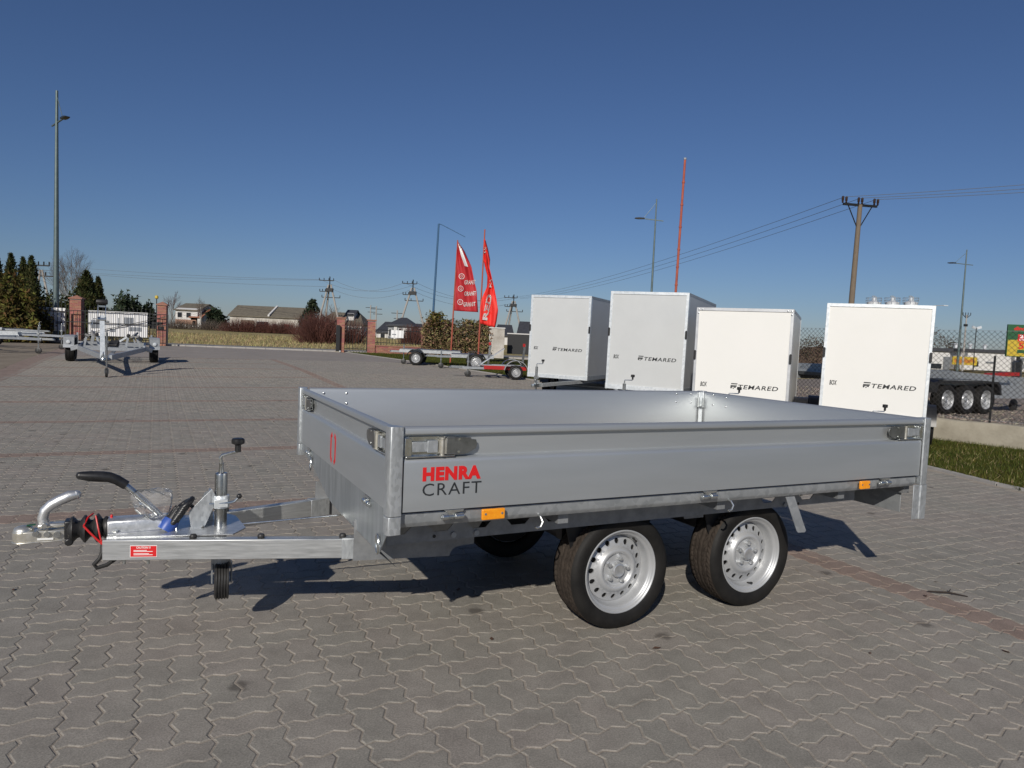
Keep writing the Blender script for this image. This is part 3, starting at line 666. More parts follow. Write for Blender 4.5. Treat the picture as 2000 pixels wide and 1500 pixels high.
# stay plates behind the rear wheel and the rear light board
m = MB(); m.prism([(2.015, .632), (2.075, .632), (2.172, .452), (2.163, .444), (2.118, .446), (2.108, .456)], (0, .03, 0), (1, 0, 0), (0, 0, 1), (0, .004, 0)); m.build('mudguard_stay', 'galv_dull', tr)
m = MB(); m.prism([(2.00, .60), (2.16, .60), (2.16, .40), (2.10, .40)], (0, .40, 0), (1, 0, 0), (0, 0, 1), (0, .004, 0)); m.build('mudguard_stay', 'galv_dull', tr)
m = MB(); m.box((L - .03, .105, .470), (L - .024, W - .105, .632)); lb = m.build('light_board', 'galv_dull', tr, bevel=.002)
for v in (.22, W - .22):
    m = MB(); m.box((L - .024, v - .09, .50), (L + .012, v + .09, .60)); m.build('rear_light', 'red_lens', lb, bevel=.004)
# lettering
text('HENRA', .233, .052, 'red_print', nb, (.118, -.0006, .812), (1, 0, 0), (0, 0, 1), bold=.058, spacing=1.12)
text('CRAFT', .236, .046, 'dark_print', nb, (.119, -.0006, .757), (1, 0, 0), (0, 0, 1), bold=-.004, spacing=1.12)
# emblem of two bent strokes on the front board
ec = tl(650.5, 876, 0, 0); ev, ez, eh, ew = ec.y, ec.z, .066, .040
m = MB(); wst = .023
def stroke(path):
    k = len(path); A_ = []; B_ = []
    for i in range(k):
        a = Vector(path[max(i - 1, 0)]); b = Vector(path[min(i + 1, k - 1)]); d = (b - a).normalized(); nn = Vector((-d.y, d.x)) * wst / 2
        A_.append(Vector(path[i]) + nn); B_.append(Vector(path[i]) - nn)
    m.prism([tuple(p) for p in A_ + B_[::-1]], (-.0008, ev, ez), (0, -1, 0), (0, 0, 1), (.0006, 0, 0))
stroke([(-.022, .066), (-.044, .052), (-.046, -.02)] + arc((-.020, -.036), .026, 185, 262, 6))
stroke([(.022, -.066), (.044, -.050), (.046, .02)] + arc((.022, .040), .024, 0, 85, 6))
m.build('emblem', 'red_print', fb)
# rivets of the latches seen from inside the bed
rv = MB(); rv.ball((0, 0, 0), .0075, 10, (1, .45, 1)); rme = rv.mesh('rivet', 'zinc')
for a, b in ((633, 768), (677, 768), (677, 788), (1322, 769), (1350, 769), (1321, 785), (1349, 786)):
    p = tl(a, b, 1, W - .0275); o = link('rivet', rme, tr, loc=p - Vector((0, .0015, 0)))
for a, b in ((1393, 772), (1418, 777), (1392, 790), (1417, 794)):
    p = tl(a, b, 0, L - .0275); o = link('rivet', rme, tr, loc=p - Vector((.0015, 0, 0))); o.rotation_euler = (0, 0, R(90))
# inner corner bracket with two lips
m = MB(); bx, by = L - .03, W - .03
m.box((bx - .030, by - .008, .70), (bx + .008, by - .002, 1.008)); m.box((bx - .008, by - .030, .70), (bx - .002, by + .008, 1.007)); c1 = m.build('corner_bracket', 'galv_bright', tr, bevel=.001)
m = MB(); m.box((bx - .044, by - .026, .893), (bx - .010, by - .0095, .905)); m.box((bx - .026, by - .044, .893), (bx - .0095, by - .010, .9045)); m.box((bx - .040, by - .022, .905), (bx - .034, by - .009, .968)); m.box((bx - .022, by - .040, .905), (bx - .009, by - .034, .968)); m.build('bracket_hook', 'zinc', c1, bevel=.001)
m = MB(); m.box((bx - .033, by - .0085, .70), (bx - .0295, by - .0065, .89)); m.box((bx - .0085, by - .033, .70), (bx - .0065, by - .0295, .89)); m.build('seal_strip', 'black_rubber', c1)

# ------------------------------------------------------------------ wheels
def tyre_mesh(Rr=.278, Rb=.188, wd=.182, name='tyre', tread=True):
    m = MB(); side = [(Rb, .010), (Rb + .006, .001), (Rb + .016, -.006), (Rb + .030, -.0125), (Rb + .050, -.0150), (Rr - .022, -.0115), (Rr - .012, -.004), (Rr - .005, .006)]
    back = [(r, wd - .03 - y + .016) for r, y in side][::-1]
    m.lathe(side, (0, 0, 0), (0, 1, 0), 72); m.lathe(back, (0, 0, 0), (0, 1, 0), 72)
    me = m.mesh(name, 'tyre', 50)
    return me, side[-1], back[0]
tme, ts, tb_ = tyre_mesh()
def tread_mesh(Rr, y0, y1, r_edge):
    nth, ny = 640, 34; th = np.arange(nth) / nth * 2 * np.pi; t = np.linspace(0, 1, ny)
    TH, T = np.meshgrid(th, t, indexing='ij'); y = y0 + (y1 - y0) * T
    crown = Rr - .004 * (2 * T - 1) ** 2 - (.007 * np.clip((np.abs(2 * T - 1) - .8) / .2, 0, 1) ** 2)
    k = TH / (2 * np.pi) * 64
    zig = .034 * np.abs(((k / 2) % 1) * 2 - 1) - .017
    dep = np.zeros_like(T)
    for c in (.20, .42, .60, .80):
        dep = np.maximum(dep, np.clip(1.4 - np.abs(T - c - zig) / .024, 0, 1))
    ph = (k + 1.1 * np.sin(T * 9)) % 1
    dep = np.maximum(dep, .75 * np.clip(1.3 - np.abs(ph - .5) / .15, 0, 1) * (np.abs(2 * T - 1) > .22))
    r = crown - .0065 * dep
    V = np.stack([r * np.cos(TH), y, r * np.sin(TH)], -1).reshape(-1, 3)
    i = np.arange(nth * ny).reshape(nth, ny); i2 = np.roll(i, -1, 0)
    F = np.stack([i[:, :-1], i2[:, :-1], i2[:, 1:], i[:, 1:]], -1).reshape(-1, 4)
    me = bpy.data.meshes.new('tread'); me.vertices.add(len(V)); me.vertices.foreach_set('co', V.astype(np.float32).ravel()); me.loops.add(F.size); me.loops.foreach_set('vertex_index', F.ravel().astype(np.int32))
    me.polygons.add(len(F)); me.polygons.foreach_set('loop_start', np.arange(0, F.size, 4, dtype=np.int32)); me.polygons.foreach_set('loop_total', np.full(len(F), 4, np.int32)); me.materials.append(M['tread']); me.update(calc_edges=True)
    return me
trd = tread_mesh(RW, ts[1] - .001, tb_[1] + .001, ts[0])
def rim_mesh(rr=.2005, nh=16, hr=.0132, simple=False):
    s = rr / .2005; q = lambda pr: [(r * s, y) for r, y in pr]
    m = MB(); n = 64 if not simple else 28
    m.lathe(q([(.190, .012), (.1985, .008), (.2005, .001), (.1995, -.005), (.196, -.0065), (.192, -.0045), (.1885, .001), (.1855, .008), (.181, .0105), (.176, .013), (.1725, .020), (.170, .032), (.1665, .044), (.1625, .054), (.159, .060), (.156, .062)]), axis=(0, 1, 0), n=n)
    m.lathe(q([(.159, .060), (.158, .10), (.176, .135), (.184, .142)]), axis=(0, 1, 0), n=n)
    # vented ring
    ro, ri, rc = .157 * s, .1125 * s, .1345 * s; yo, yi = .058, .040
    for i in range(nh):
        a0, a1 = 2 * math.pi * i / nh, 2 * math.pi * (i + 1) / nh; am = (a0 + a1) / 2
        outer = [(ro, a0 + (a1 - a0) * j / 6) for j in range(7)] + [(rc, a1)] + [(ri, a1 - (a1 - a0) * j / 6) for j in range(7)] + [(rc, a0)]
        hx, hz = rc * math.cos(am), rc * math.sin(am)
        P1 = [(r * math.cos(a), r * math.sin(a)) for r, a in outer]
        ang = [math.atan2(z - hz, x - hx) for x, z in P1]
        P2 = [(hx + hr * s * math.cos(t), hz + hr * s * math.sin(t)) for t in ang]
        yy = lambda x, z: yi + (yo - yi) * (math.hypot(x, z) - ri) / (ro - ri)
        k = len(P1); vs = [(x, yy(x, z), z) for x, z in P1] + [(x, yy(x, z) , z) for x, z in P2] + [(x, yy(x, z) + .008, z) for x, z in P2]
        m.add(vs, [(j, (j + 1) % k, k + (j + 1) % k, k + j) for j in range(k)] + [(k + j, k + (j + 1) % k, 2 * k + (j + 1) % k, 2 * k + j) for j in range(k)])
    m.lathe(q([(.1126, .040), (.109, .036), (.104, .029), (.098, .024), (.091, .022), (.085, .024), (.080, .030), (.076, .036), (.072, .039), (.066, .0395), (.034, .0395)]), axis=(0, 1, 0), n=n)
    bm = bmesh.new(); me = m.mesh('wheel', 'rim_paint', 40, recalc=False); bm.from_mesh(me); bmesh.ops.remove_doubles(bm, verts=bm.verts, dist=.0004); bmesh.ops.recalc_face_normals(bm, faces=bm.faces); bm.to_mesh(me); bm.free(); me.shade_smooth(); me.set_sharp_from_angle(angle=R(45))
    return me
rme_ = rim_mesh()
m = MB(); m.lathe([(.035, .042), (.0345, .020), (.032, .0145), (.027, .0125), (.024, .0135), (.0, .0135)], axis=(0, 1, 0), n=32); capm = m.mesh('hub_cap', 'cast', 35)
m = MB(); m.lathe([(.013, .041), (.0125, .034), (.0105, .033), (.0105, .018), (.008, .0125), (.0, .0115)], axis=(0, 1, 0), n=6); nutm = m.mesh('wheel_nut', 'cast', 20)
m = MB(); m.lathe([(.0, .066), (.15, .066), (.152, .072), (.152, .142), (.178, .146), (.178, .152), (.0, .16)], axis=(0, 1, 0), n=40); drm = m.mesh('brake_drum', 'black_paint', 35)  # brake drum, its black backing widened to deepen the shade around the far wheels
m = MB(); m.cyl((.168, .040, 0), (.160, .012, 0), .0045, 8); m.cyl((.160, .014, 0), (.1585, .006, 0), .006, 8); vlm = m.mesh('valve', 'black_rubber')
def wheel(loc, rot, spin):
    w = link('wheel', rme_, tr, loc=loc); w.rotation_euler = (0, spin, rot) if rot == 0 else Euler((0, spin, rot)).to_matrix().to_euler()
    for nme, me in (('tyre', tme), ('tyre_tread', trd), ('hub_cap', capm), ('brake_drum', drm)): link(nme, me, w)
    for i in range(5):
        a = 2 * math.pi * (i + .25) / 5; link('wheel_nut', nutm, w, loc=(.056 * math.cos(a), 0, .056 * math.sin(a)))
    v = link('valve', vlm, w); v.rotation_euler = (0, R(-70), 0)
    return w
WY = .2484
wheel((1.209, WY, RW), 0, R(12)); wheel((2.033, WY, RW), 0, R(150))
wheel((1.209, W - WY, RW), math.pi, R(40)); wheel((2.033, W - WY, RW), math.pi, R(100))
for u in (1.209, 2.033):
    m = MB(); m.cyl((u - .17, .36, .42), (u - .17, W - .36, .42), .045, 10); m.box((u - .23, .42, .40), (u - .11, .47, .585)); m.box((u - .23, W - .47, .40), (u - .11, W - .42, .585)); m.build('axle_tube', 'black_paint', tr)
    for v in (.40, W - .40):
        m = MB(); m.bar((u - .17, v, .42), (u, v, RW), .035, .07); m.build('swing_arm', 'black_paint', tr)
    m = MB(); m.prism([(-.30, .56), (-.10, .56), (-.12, .36), (-.17, .33), (-.24, .36)], (u, .30, 0), (1, 0, 0), (0, 0, 1), (0, .006, 0)); m.build('axle_plate', 'black_paint', tr)

# ------------------------------------------------------------------ drawbar, coupling, handbrake, jockey wheel
for sg in (-1, 1):
    a = Vector((-.938, CV + sg * .095, .4285)); b = Vector((.03, CV + sg * .385, .4285))
    m = MB(); m.bar(a, b, .048, .083); bm_ = m.build('drawbar_beam', 'galv_beam', tr, bevel=.003)
    m = MB(); m.bar(Vector((-.04, CV + sg * .366, .4285)), Vector((.06, CV + sg * .392, .4285)), .054, .089); m.build('joint_sleeve', 'galv', bm_, bevel=.002)
    if sg < 0:
        d = (b - a).normalized(); nrm = Vector((d.y, -d.x, 0)); o = a + d * .105 + nrm * .0245
        Z = Vector((0, 0, 1)); P = lambda s, h: o + d * s + Z * h
        m = MB(); m.prism([(0, -.028), (.102, -.028), (.102, .020), (0, .020)], o, d, Z, nrm * .0006); st_ = m.build('caution_sticker', 'white_print', bm_, smooth=0)
        m = MB(); m.prism([(.002, -.026), (.1, -.026), (.1, .018), (.002, .018)], o + nrm * .0007, d, Z, nrm * .0005); m.build('sticker_face', 'red_print', st_, smooth=0)
        text('CAUTION !!!', .054, .0085, 'white_print', bm_, P(.024, .0075) + nrm * .0014, d, Z, bold=.02, depth=.0004)
        m = MB()
        for h, w_ in ((.000, .05), (-.0045, .072), (-.0135, .058), (-.018, .072)): m.prism([(.014, h - .0012), (.014 + w_, h - .0012), (.014 + w_, h + .0012), (.014, h + .0012)], o + nrm * .0014, d, Z, nrm * .0004)
        m.build('sticker_lines', 'white_print', bm_, smooth=0)
    for t in (.335, .60, .93) if sg < 0 else (.50,):
        q = a.lerp(b, t) + Vector((0, 0, .0415)); m = MB(); m.lathe([(.013, 0), (.0145, .003), (.0145, .012), (.011, .017), (.0, .018)], q, (0, 0, 1), 16); m.build('rubber_cap', 'black_rubber', bm_)
    for t in (.075, .165):
        q = a.lerp(b, t) - Vector((0, 0, .0415)); m = MB(); m.cyl(q, q - Vector((0, 0, .006)), .011, 6); m.cyl(q - Vector((0, 0, .006)), q - Vector((0, 0, .022)), .006, 10); m.build('beam_bolt', 'zinc', bm_)
# base plates between the beams, thin brake rod
m = MB(); m.prism([(-.93, -.09), (-.46, -.19), (-.40, -.10), (-.42, .12), (-.46, .19), (-.93, .09)], (0, CV, .470), (1, 0, 0), (0, 1, 0), (0, 0, .005)); m.build('drawbar_plate', 'cast', tr)
m = MB(); m.tube([(-.42, CV - .02, .47), (-.05, CV - .06, .487), (.06, CV - .07, .492)], .0045, 8); m.build('brake_rod', 'zinc', tr)
cu_ = CV - .005
def cp(px_, py_, v=cu_): return tl(px_, py_, 1, v)
# overrun housing: cast box with rounded flange
m = MB(); m.prism([(-.045, .476), (.045, .476), (.047, .50), (.040, .526), (.022, .534), (-.022, .534), (-.040, .526), (-.047, .50)], (-.932, cu_, 0), (0, 1, 0), (0, 0, 1), (.235, 0, 0)); m.prism([(-.062, .474), (.062, .474), (.062, .484), (-.062, .484)], (-.93, cu_, 0), (0, 1, 0), (0, 0, 1), (.24, 0, 0)); ov = m.build('overrun_housing', 'cast', tr, bevel=.005)
for u in (-.90, -.72):
    for s_ in (-.053, .053): m = MB(); m.cyl((u, cu_ + s_, .484), (u, cu_ + s_, .492), .011, 6); m.build('housing_bolt', 'zinc', ov)
m = MB(); m.lathe([(0, 0), (.005, 0), (.005, .008), (.003, .012), (0, .012)], (-.917, cu_, .534), (0, 0, 1), 10); m.build('grease_cap', 'red_print', ov)
# bellows
pr = [(.026, 0)]
for i in range(3): pr += [(.034, .008 + i * .045), (.052 + .003 * i, .022 + i * .045), (.054 + .003 * i, .028 + i * .045), (.036, .044 + i * .045)]
pr += [(.046, .143), (.046, .15)]
m = MB(); m.lathe([(r, x) for r, x in pr], (-1.082, cu_, .494), (1, 0, 0), 28, cap=True); bl = m.build('bellows', 'black_rubber', tr, smooth=60)
m = MB(); m.box((-1.083, cu_ - .034, .462), (-1.045, cu_ + .034, .536)); m.cyl((-1.065, cu_ - .04, .452), (-1.065, cu_ + .03, .452), .016, 12); m.build('bellows_collar', 'black_plastic', tr, bevel=.005)
m = MB(); pts = [(-1.013, cu_ - .052, .518), (-.99, cu_ - .058, .49), (-.965, cu_ - .064, .462), (-.945, cu_ - .066, .440)]
m.tube(pts, .0042, 8); m.tube([(-.972, cu_ - .03, .552), (-.962, cu_ - .058, .51), (-.954, cu_ - .066, .470), (-.945, cu_ - .066, .442)], .0032, 8); m.tube([(-1.013, cu_ - .052, .518), (-1.0, cu_ - .02, .545), (-.985, cu_ + .03, .548)], .0035, 8); m.build('breakaway_cable', 'red_cable', tr)
m = MB(); m.tube([(-.945, cu_ - .066, .440), (-.945, cu_ - .072, .41), (-.955, cu_ - .074, .385), (-.975, cu_ - .07, .362), (-.965, cu_ - .066, .345), (-.93, cu_ - .06, .352), (-.90, cu_ - .05, .370)], .0085, 10); m.build('support_cable', 'black_rubber', tr)
# coupling head
hz = .492
m = MB()
top = [(-1.075, -.030), (-1.10, -.033), (-1.14, -.036), (-1.165, -.032), (-1.185, -.036)] + [(-1.222 + .038 * math.cos(R(a)), .038 * math.sin(R(a))) for a in range(250, 109, -14)] + [(-1.185, .036), (-1.165, .032), (-1.14, .036), (-1.075, .030)]
m.prism(top, (0, cu_, hz - .030), (1, 0, 0), (0, 1, 0), (0, 0, .042)); m.prism([(-1.075 + (p[0] + 1.075) * 1.01, p[1] * 1.14) for p in top], (0, cu_, hz - .034), (1, 0, 0), (0, 1, 0), (0, 0, .007))
m.lathe([(.036, 0), (.036, .010), (.031, .020), (.018, .026), (0, .028)], (-1.222, cu_, hz + .004), (0, 0, 1), 24)
hd = m.build('coupling_head', 'yellow_zinc', tr, bevel=.004, smooth=40)
m = MB(); m.box((-1.175, cu_ - .022, hz + .018), (-1.075, cu_ + .022, hz + .036)); m.build('coupling_neck', 'yellow_zinc', hd, bevel=.006)
for x_, z_, r_ in ((-1.178, .005, .0105), (-1.140, .000, .0105), (-1.106, -.004, .012), (-1.148, .034, .010)): m = MB(); m.cyl((x_, cu_ - .046, hz + z_), (x_, cu_ - .030, hz + z_), r_, 12); m.build('coupling_bolt', 'zinc', hd)
m = MB(); m.prism([(-1.172, -.022), (-1.118, -.024), (-1.118, -.016), (-1.172, -.014)], (0, cu_ - .0375, hz), (1, 0, 0), (0, 0, 1), (0, -.001, 0)); m.build('indicator', 'white_print', hd)
m = MB(); m.prism([(-.018, -.011), (.012, -.012), (.012, .012), (-.018, .011)], (-1.193, cu_ - .004, hz + .0325), (1, 0, .05), (0, 1, 0), (0, 0, .0012)); m.build('type_label', 'sign_green', hd)
hp = [(-1.152, .030), (-1.158, .058), (-1.150, .088), (-1.128, .110), (-1.098, .127), (-1.064, .142), (-1.043, .145)]
m = MB(); m.tube([(a, cu_, hz + b) for a, b in hp], [.021, .020, .0195, .020, .0215, .022, .018], 14); m.ball((-1.043, cu_, hz + .145), .0185, 10); m.build('coupling_handle', 'cast', hd)
# handbrake lever with black grip
g0 = [cp(157, 929), cp(175, 930), cp(200, 931), cp(214, 932), cp(228, 937), cp(247, 948)]
m = MB(); m.tube(g0, [.0165, .0215, .0225, .0215, .0205, .0195], 16); m.ball(g0[0], .0165, 12); hb = m.build('handbrake_lever', 'black_plastic', tr, smooth=60)
m = MB(); m.tube([cp(240, 944), cp(262, 962), cp(300, 995), cp(336, 1030)], .0135, 14); m.build('lever_rod', 'zinc', hb)
m = MB(); v0 = cu_ + .02
for v0, t_ in ((cu_ + .03, .005), (cu_ - .05, .005)):
    m.prism(pl([(414, 955), (424, 975), (405, 1018), (398, 1032), (401, 1053), (355, 1053), (373, 1030), (368, 1000)], v0), (0, v0, 0), (1, 0, 0), (0, 0, 1), (0, t_, 0))
m.box((-.545, cu_ - .05, .575), (-.535, cu_ + .03, .63)); m.build('jockey_bracket', 'galv', tr, bevel=.001)
m = MB(); a = pl([(355, 1053), (380, 1000), (400, 962), (412, 956)], cu_ + .06); m.prism(a + pl([(420, 1053)], cu_ + .06), (0, cu_ + .06, 0), (1, 0, 0), (0, 0, 1), (0, .005, 0)); m.build('lever_sector', 'galv_sheet', tr)
# jockey wheel
jv = cu_ - .03; ju = -.498
m = MB(); m.lathe([(.0265, .36), (.0265, .700), (.0245, .708), (.012, .711), (.0095, .735), (.0095, .752), (0, .752)], (ju, jv, 0), (0, 0, 1), 24); jk = m.build('jockey_tube', 'zinc_dark', tr)
m = MB(); m.lathe([(.0225, .31), (.0225, .36)], (ju, jv, 0), (0, 0, 1), 20, cap=True); m.lathe([(.031, .285), (.033, .290), (.033, .352), (.031, .356)], (ju, jv, 0), (0, 0, 1), 20, cap=True); m.build('inner_tube', 'steel_dark', jk)
m = MB(); m.tube([(ju, jv, .745), (ju - .004, jv, .775), (ju + .002, jv, .786), (ju + .060, jv - .004, .800), (ju + .066, jv - .004, .806)], .0072, 10); m.build('crank', 'zinc', jk)
m = MB(); m.lathe([(.0135, 0), (.0125, .030), (.018, .033), (.027, .037), (.028, .045), (.027, .055), (.022, .060), (0, .062)], (ju + .066, jv - .004, .800), (0, 0, 1), 20, cap=True); m.build('crank_knob', 'black_plastic', jk)
m = MB(); m.lathe([(.034, 0), (.036, .004), (.036, .052), (.034, .056)], (ju, jv, .555), (0, 0, 1), 20, cap=True); m.box((ju - .05, jv - .012, .560), (ju - .01, jv + .06, .606)); m.box((ju - .03, jv - .052, .566), (ju + .025, jv - .03, .600)); m.build('jockey_clamp', 'galv_bright', jk, bevel=.002)
m = MB(); m.tube([(ju - .05, jv - .044, .583), (ju + .035, jv - .05, .586), (ju + .052, jv - .052, .590), (ju + .066, jv - .054, .606)], .0055, 10); ch = m.build('clamp_handle', 'zinc', jk)
m = MB(); m.ball((ju + .070, jv - .054, .612), .0115, 12); m.build('handle_ball', 'black_plastic', ch)
m = MB(); m.prism([(-.030, .31), (.022, .31), (.004, .225), (-.012, .215), (-.026, .225)], (ju - .034, jv, 0), (0, 1, 0), (0, 0, 1), (.004, 0, 0)); m.prism([(-.030, .31), (.022, .31), (.004, .225), (-.012, .215), (-.026, .225)], (ju + .046, jv, 0), (0, 1, 0), (0, 0, 1), (.004, 0, 0)); m.lathe([(.036, .285), (.040, .292), (.040, .345), (.036, .35)], (ju + .004, jv, 0), (0, 0, 1), 18, cap=True); m.build('wheel_fork', 'galv_dull', jk)
m = MB(); wr = .082; wc = (ju + .008, jv - .02, .236)
prw = [(.045, -.030), (wr - .012, -.030)]
for i in range(5): prw += [(wr - .003, -.026 + i * .0115), (wr, -.023 + i * .0115), (wr, -.0185 + i * .0115), (wr - .005, -.0165 + i * .0115)]
prw += [(wr - .012, .030), (.05, .030)]
m.lathe(prw, wc, (1, -.09, 0), 30); m.cyl(Vector(wc) - Vector((1, -.09, 0)) * .028, Vector(wc) + Vector((1, -.09, 0)) * .028, .052, 18); m.build('jockey_wheel', 'black_rubber', jk, smooth=30)
# coiled cable and the blue plug
m = MB(); cc = cp(350, 995, cu_ - .03)
hel = []
for i in range(90):
    t = i / 89; a = t * 2 * math.pi * 8; ax_ = cp(338, 1018, cu_ - .035).lerp(cp(362, 984, cu_ - .03), t); hel.append(ax_ + Vector((.034 * math.cos(a) * .8, .036 * math.sin(a), .036 * math.cos(a) * .6)))
m.tube(hel, .0115, 8)
m.tube([cp(362, 984, cu_ - .03), cp(375, 988, cu_), cp(382, 1000, cu_ + .03), cp(380, 1040, cu_ + .04)], .008, 8)
m.tube([cp(352, 1035, cu_ - .06), cp(358, 1044, cu_ - .06), cp(385, 1040, cu_ - .055), cp(398, 1028, cu_ - .052)], .0035, 8)
cbl = m.build('trailer_cable', 'black_plastic', tr, smooth=60)
m = MB(); a, b = cp(322, 1036, cu_ - .05), cp(336, 1016, cu_ - .04); m.lathe([(.029, 0), (.033, 0), (.0345, .012), (.0345, .034), (.031, .050), (.024, .052)], a, (b - a).normalized(), 22); m.lathe([(.0, .014), (.029, .014), (.029, 0)], a, (b - a).normalized(), 22); m.build('plug', 'blue_plastic', cbl)
m = MB(); c = cp(336, 1016, cu_ - .04); m.cyl(c, c + (b - a).normalized() * .06, .029, 16, .024); m.build('plug_body', 'black_plastic', cbl)
m = MB(); c = cp(300, 1048, cu_ - .06); m.tube([cp(305, 1050, cu_ - .07), cp(318, 1047, cu_ - .07), cp(332, 1040, cu_ - .07), cp(344, 1030, cu_ - .06), cp(345, 1050, cu_ - .06)], .004, 8); m.build('parking_bracket', 'zinc', tr)
# clear plastic bag with papers tied to the lever
bagm = bpy.data.materials.new('clear_bag'); bagm.use_nodes = True; MATS['clear_bag'] = bagm
n_ = bagm.node_tree.nodes; l_ = bagm.node_tree.links; n_.clear()
out_ = n_.new('ShaderNodeOutputMaterial'); tr_ = n_.new('ShaderNodeBsdfTransparent'); gl_ = n_.new('ShaderNodeBsdfGlossy'); gl_.inputs['Roughness'].default_value = .12; df_ = n_.new('ShaderNodeBsdfDiffuse'); df_.inputs[0].default_value = (.8, .8, .8, 1)
fr_ = n_.new('ShaderNodeFresnel'); fr_.inputs[0].default_value = 1.38
mx1 = n_.new('ShaderNodeMixShader'); l_.new(fr_.outputs[0], mx1.inputs[0]); l_.new(tr_.outputs[0], mx1.inputs[1]); l_.new(gl_.outputs[0], mx1.inputs[2])
mx2 = n_.new('ShaderNodeMixShader'); mx2.inputs[0].default_value = .10; l_.new(mx1.outputs[0], mx2.inputs[1]); l_.new(df_.outputs[0], mx2.inputs[2]); l_.new(mx2.outputs[0], out_.inputs[0])
bag = MB(); a0, a1 = cp(263, 962, cu_ - .02), cp(320, 1020, cu_ - .02); d0 = (a1 - a0).normalized(); e1 = Vector((0, 1, 0)); e2 = d0.cross(e1).normalized()
e2 = e2 if e2.z > 0 else -e2
n1, n2 = 13, 22
for i in range(n1):
    t = i / (n1 - 1)
    for j in range(n2):
        a = 2 * math.pi * j / n2; r = .016 + .022 * math.sin(math.pi * min(1, t * 1.1)) ** .8; up = .062 * math.sin(math.pi * t) * max(0, math.sin(a)) ** 1.5
        r *= 1 + .22 * math.sin(3 * a + 5 * t) + .13 * math.sin(7 * a - 9 * t) + rng.uniform(-.08, .08)
        bag.v.append(tuple(a0.lerp(a1, t) + e1 * math.cos(a) * r + e2 * (math.sin(a) * r + up)))
for i in range(n1 - 1): bag.f += [(i * n2 + j, i * n2 + (j + 1) % n2, (i + 1) * n2 + (j + 1) % n2, (i + 1) * n2 + j) for j in range(n2)]
bo = bag.build('plastic_bag', 'clear_bag', smooth=22); bo.location = TO; bo.rotation_euler = (0, 0, yawg)
tag(bo, 'crumpled clear plastic bag wrapped around the handbrake rod of the grey trailer', 'plastic bag')
# ------------------------------------------------------------------ other trailers
def small_tyre(Rr=.29, Rb=.185, wd=.17, n=36):
    m = MB(); m.lathe([(Rb, .01), (Rb + .015, -.008), (Rr - .03, -.014), (Rr - .008, -.002), (Rr, .02), (Rr - .006, .03), (Rr, .04), (Rr, wd / 2 - .005), (Rr - .006, wd / 2), (Rr, wd / 2 + .005), (Rr, wd - .03), (Rr - .006, wd - .022), (Rr - .008, wd - .01), (Rr - .03, wd), (Rb, wd - .01)], axis=(0, 1, 0), n=n)
    return m.mesh('tyre', 'tyre', 40)
STY = small_tyre(); SRIM = rim_mesh(.19, 12, .013, True); DRIM = SRIM.copy(); DRIM.materials.clear(); DRIM.materials.append(M['far_rim']); SNUT = nutm
def swheel(parent, loc, right=True, s=1, width=1, steer=0, rim=None):
    w = link('wheel', rim or SRIM, parent, loc=loc); w.rotation_euler = (0, rng.uniform(0, 3), 0) if right else (0, 0, math.pi + steer)
    if right and steer: w.rotation_euler = (0, 0, steer)
    w.scale = (s, width, s); link('tyre', STY, w); link('hub_cap', capm, w)
    return w
def jockey(parent, x, y, top, r=.1, knob=True, low=.0, mt='zinc', name='jockey_wheel'):
    m = MB(); m.cyl((x, y, top - .42), (x, y, top - .08), .026, 12); m.cyl((x, y, low + r * .9), (x, y, top - .40), .02, 10); m.cyl((x, y, top - .09), (x, y, top - .03), .009, 8); m.tube([(x, y, top - .04), (x, y, top - .025), (x + .0, y - .12, top - .02), (x, y - .125, top)], .007, 8)
    m.box((x - .035, y - .035, top - .32), (x + .035, y + .035, top - .26)); m.bar((x, y - .03, low + r + .09), (x, y - .03, low + r * .8), .03, .006); m.bar((x, y + .03, low + r + .09), (x, y + .03, low + r * .8), .03, .006)
    o = m.build(name, mt, parent)
    m = MB(); m.lathe([(.0, -.028), (r * .8, -.028), (r, -.02), (r, .02), (r * .8, .028), (0, .028)], (x, y, low + r), (0, 1, 0), 20); m.build('tyre', 'black_rubber', o)
    if knob:
        m = MB(); m.lathe([(.013, 0), (.013, .035), (.03, .04), (.03, .075), (0, .08)], (x, y - .125, top - .01), (0, 0, 1), 12, cap=True); m.build('knob', 'black_plastic', o)
    return o
def logo(parent, o, h):
    m = MB(); AX, AY, AN = (0, -1, 0), (0, 0, 1), (-.0008, 0, 0); k = h
    P = lambda pts: [(x * k + .22 * y * k, y * k) for x, y in pts]
    m.prism(P([(0, .80), (1.12, .80), (1.12, 1.0), (0, 1.0)]), o, AX, AY, AN)
    m.prism(P([(0, .40), (.0, .62), (1.12, .62), (1.12, .40)]), o, AX, AY, AN)
    m.prism(P([(.12, .0), (.30, .0), (.36, .20), (.52, .30), (.66, .24), (.74, .1), (.95, .1), (.86, .40), (.05, .40)][:2] + [(.32, .16), (.46, .30), (.62, .30), (.78, .14), (1.02, .14), (1.02, .38), (.0, .38), (.04, .2)]), o, AX, AY, AN)
    m.prism([(.62 * k + .11 * k * math.cos(t), .06 * k + .13 * k * math.sin(t)) for t in np.linspace(0, 2 * math.pi, 13)[:-1]], o, AX, AY, AN)
    return m.build('emblem', 'dark_print', parent, smooth=0)
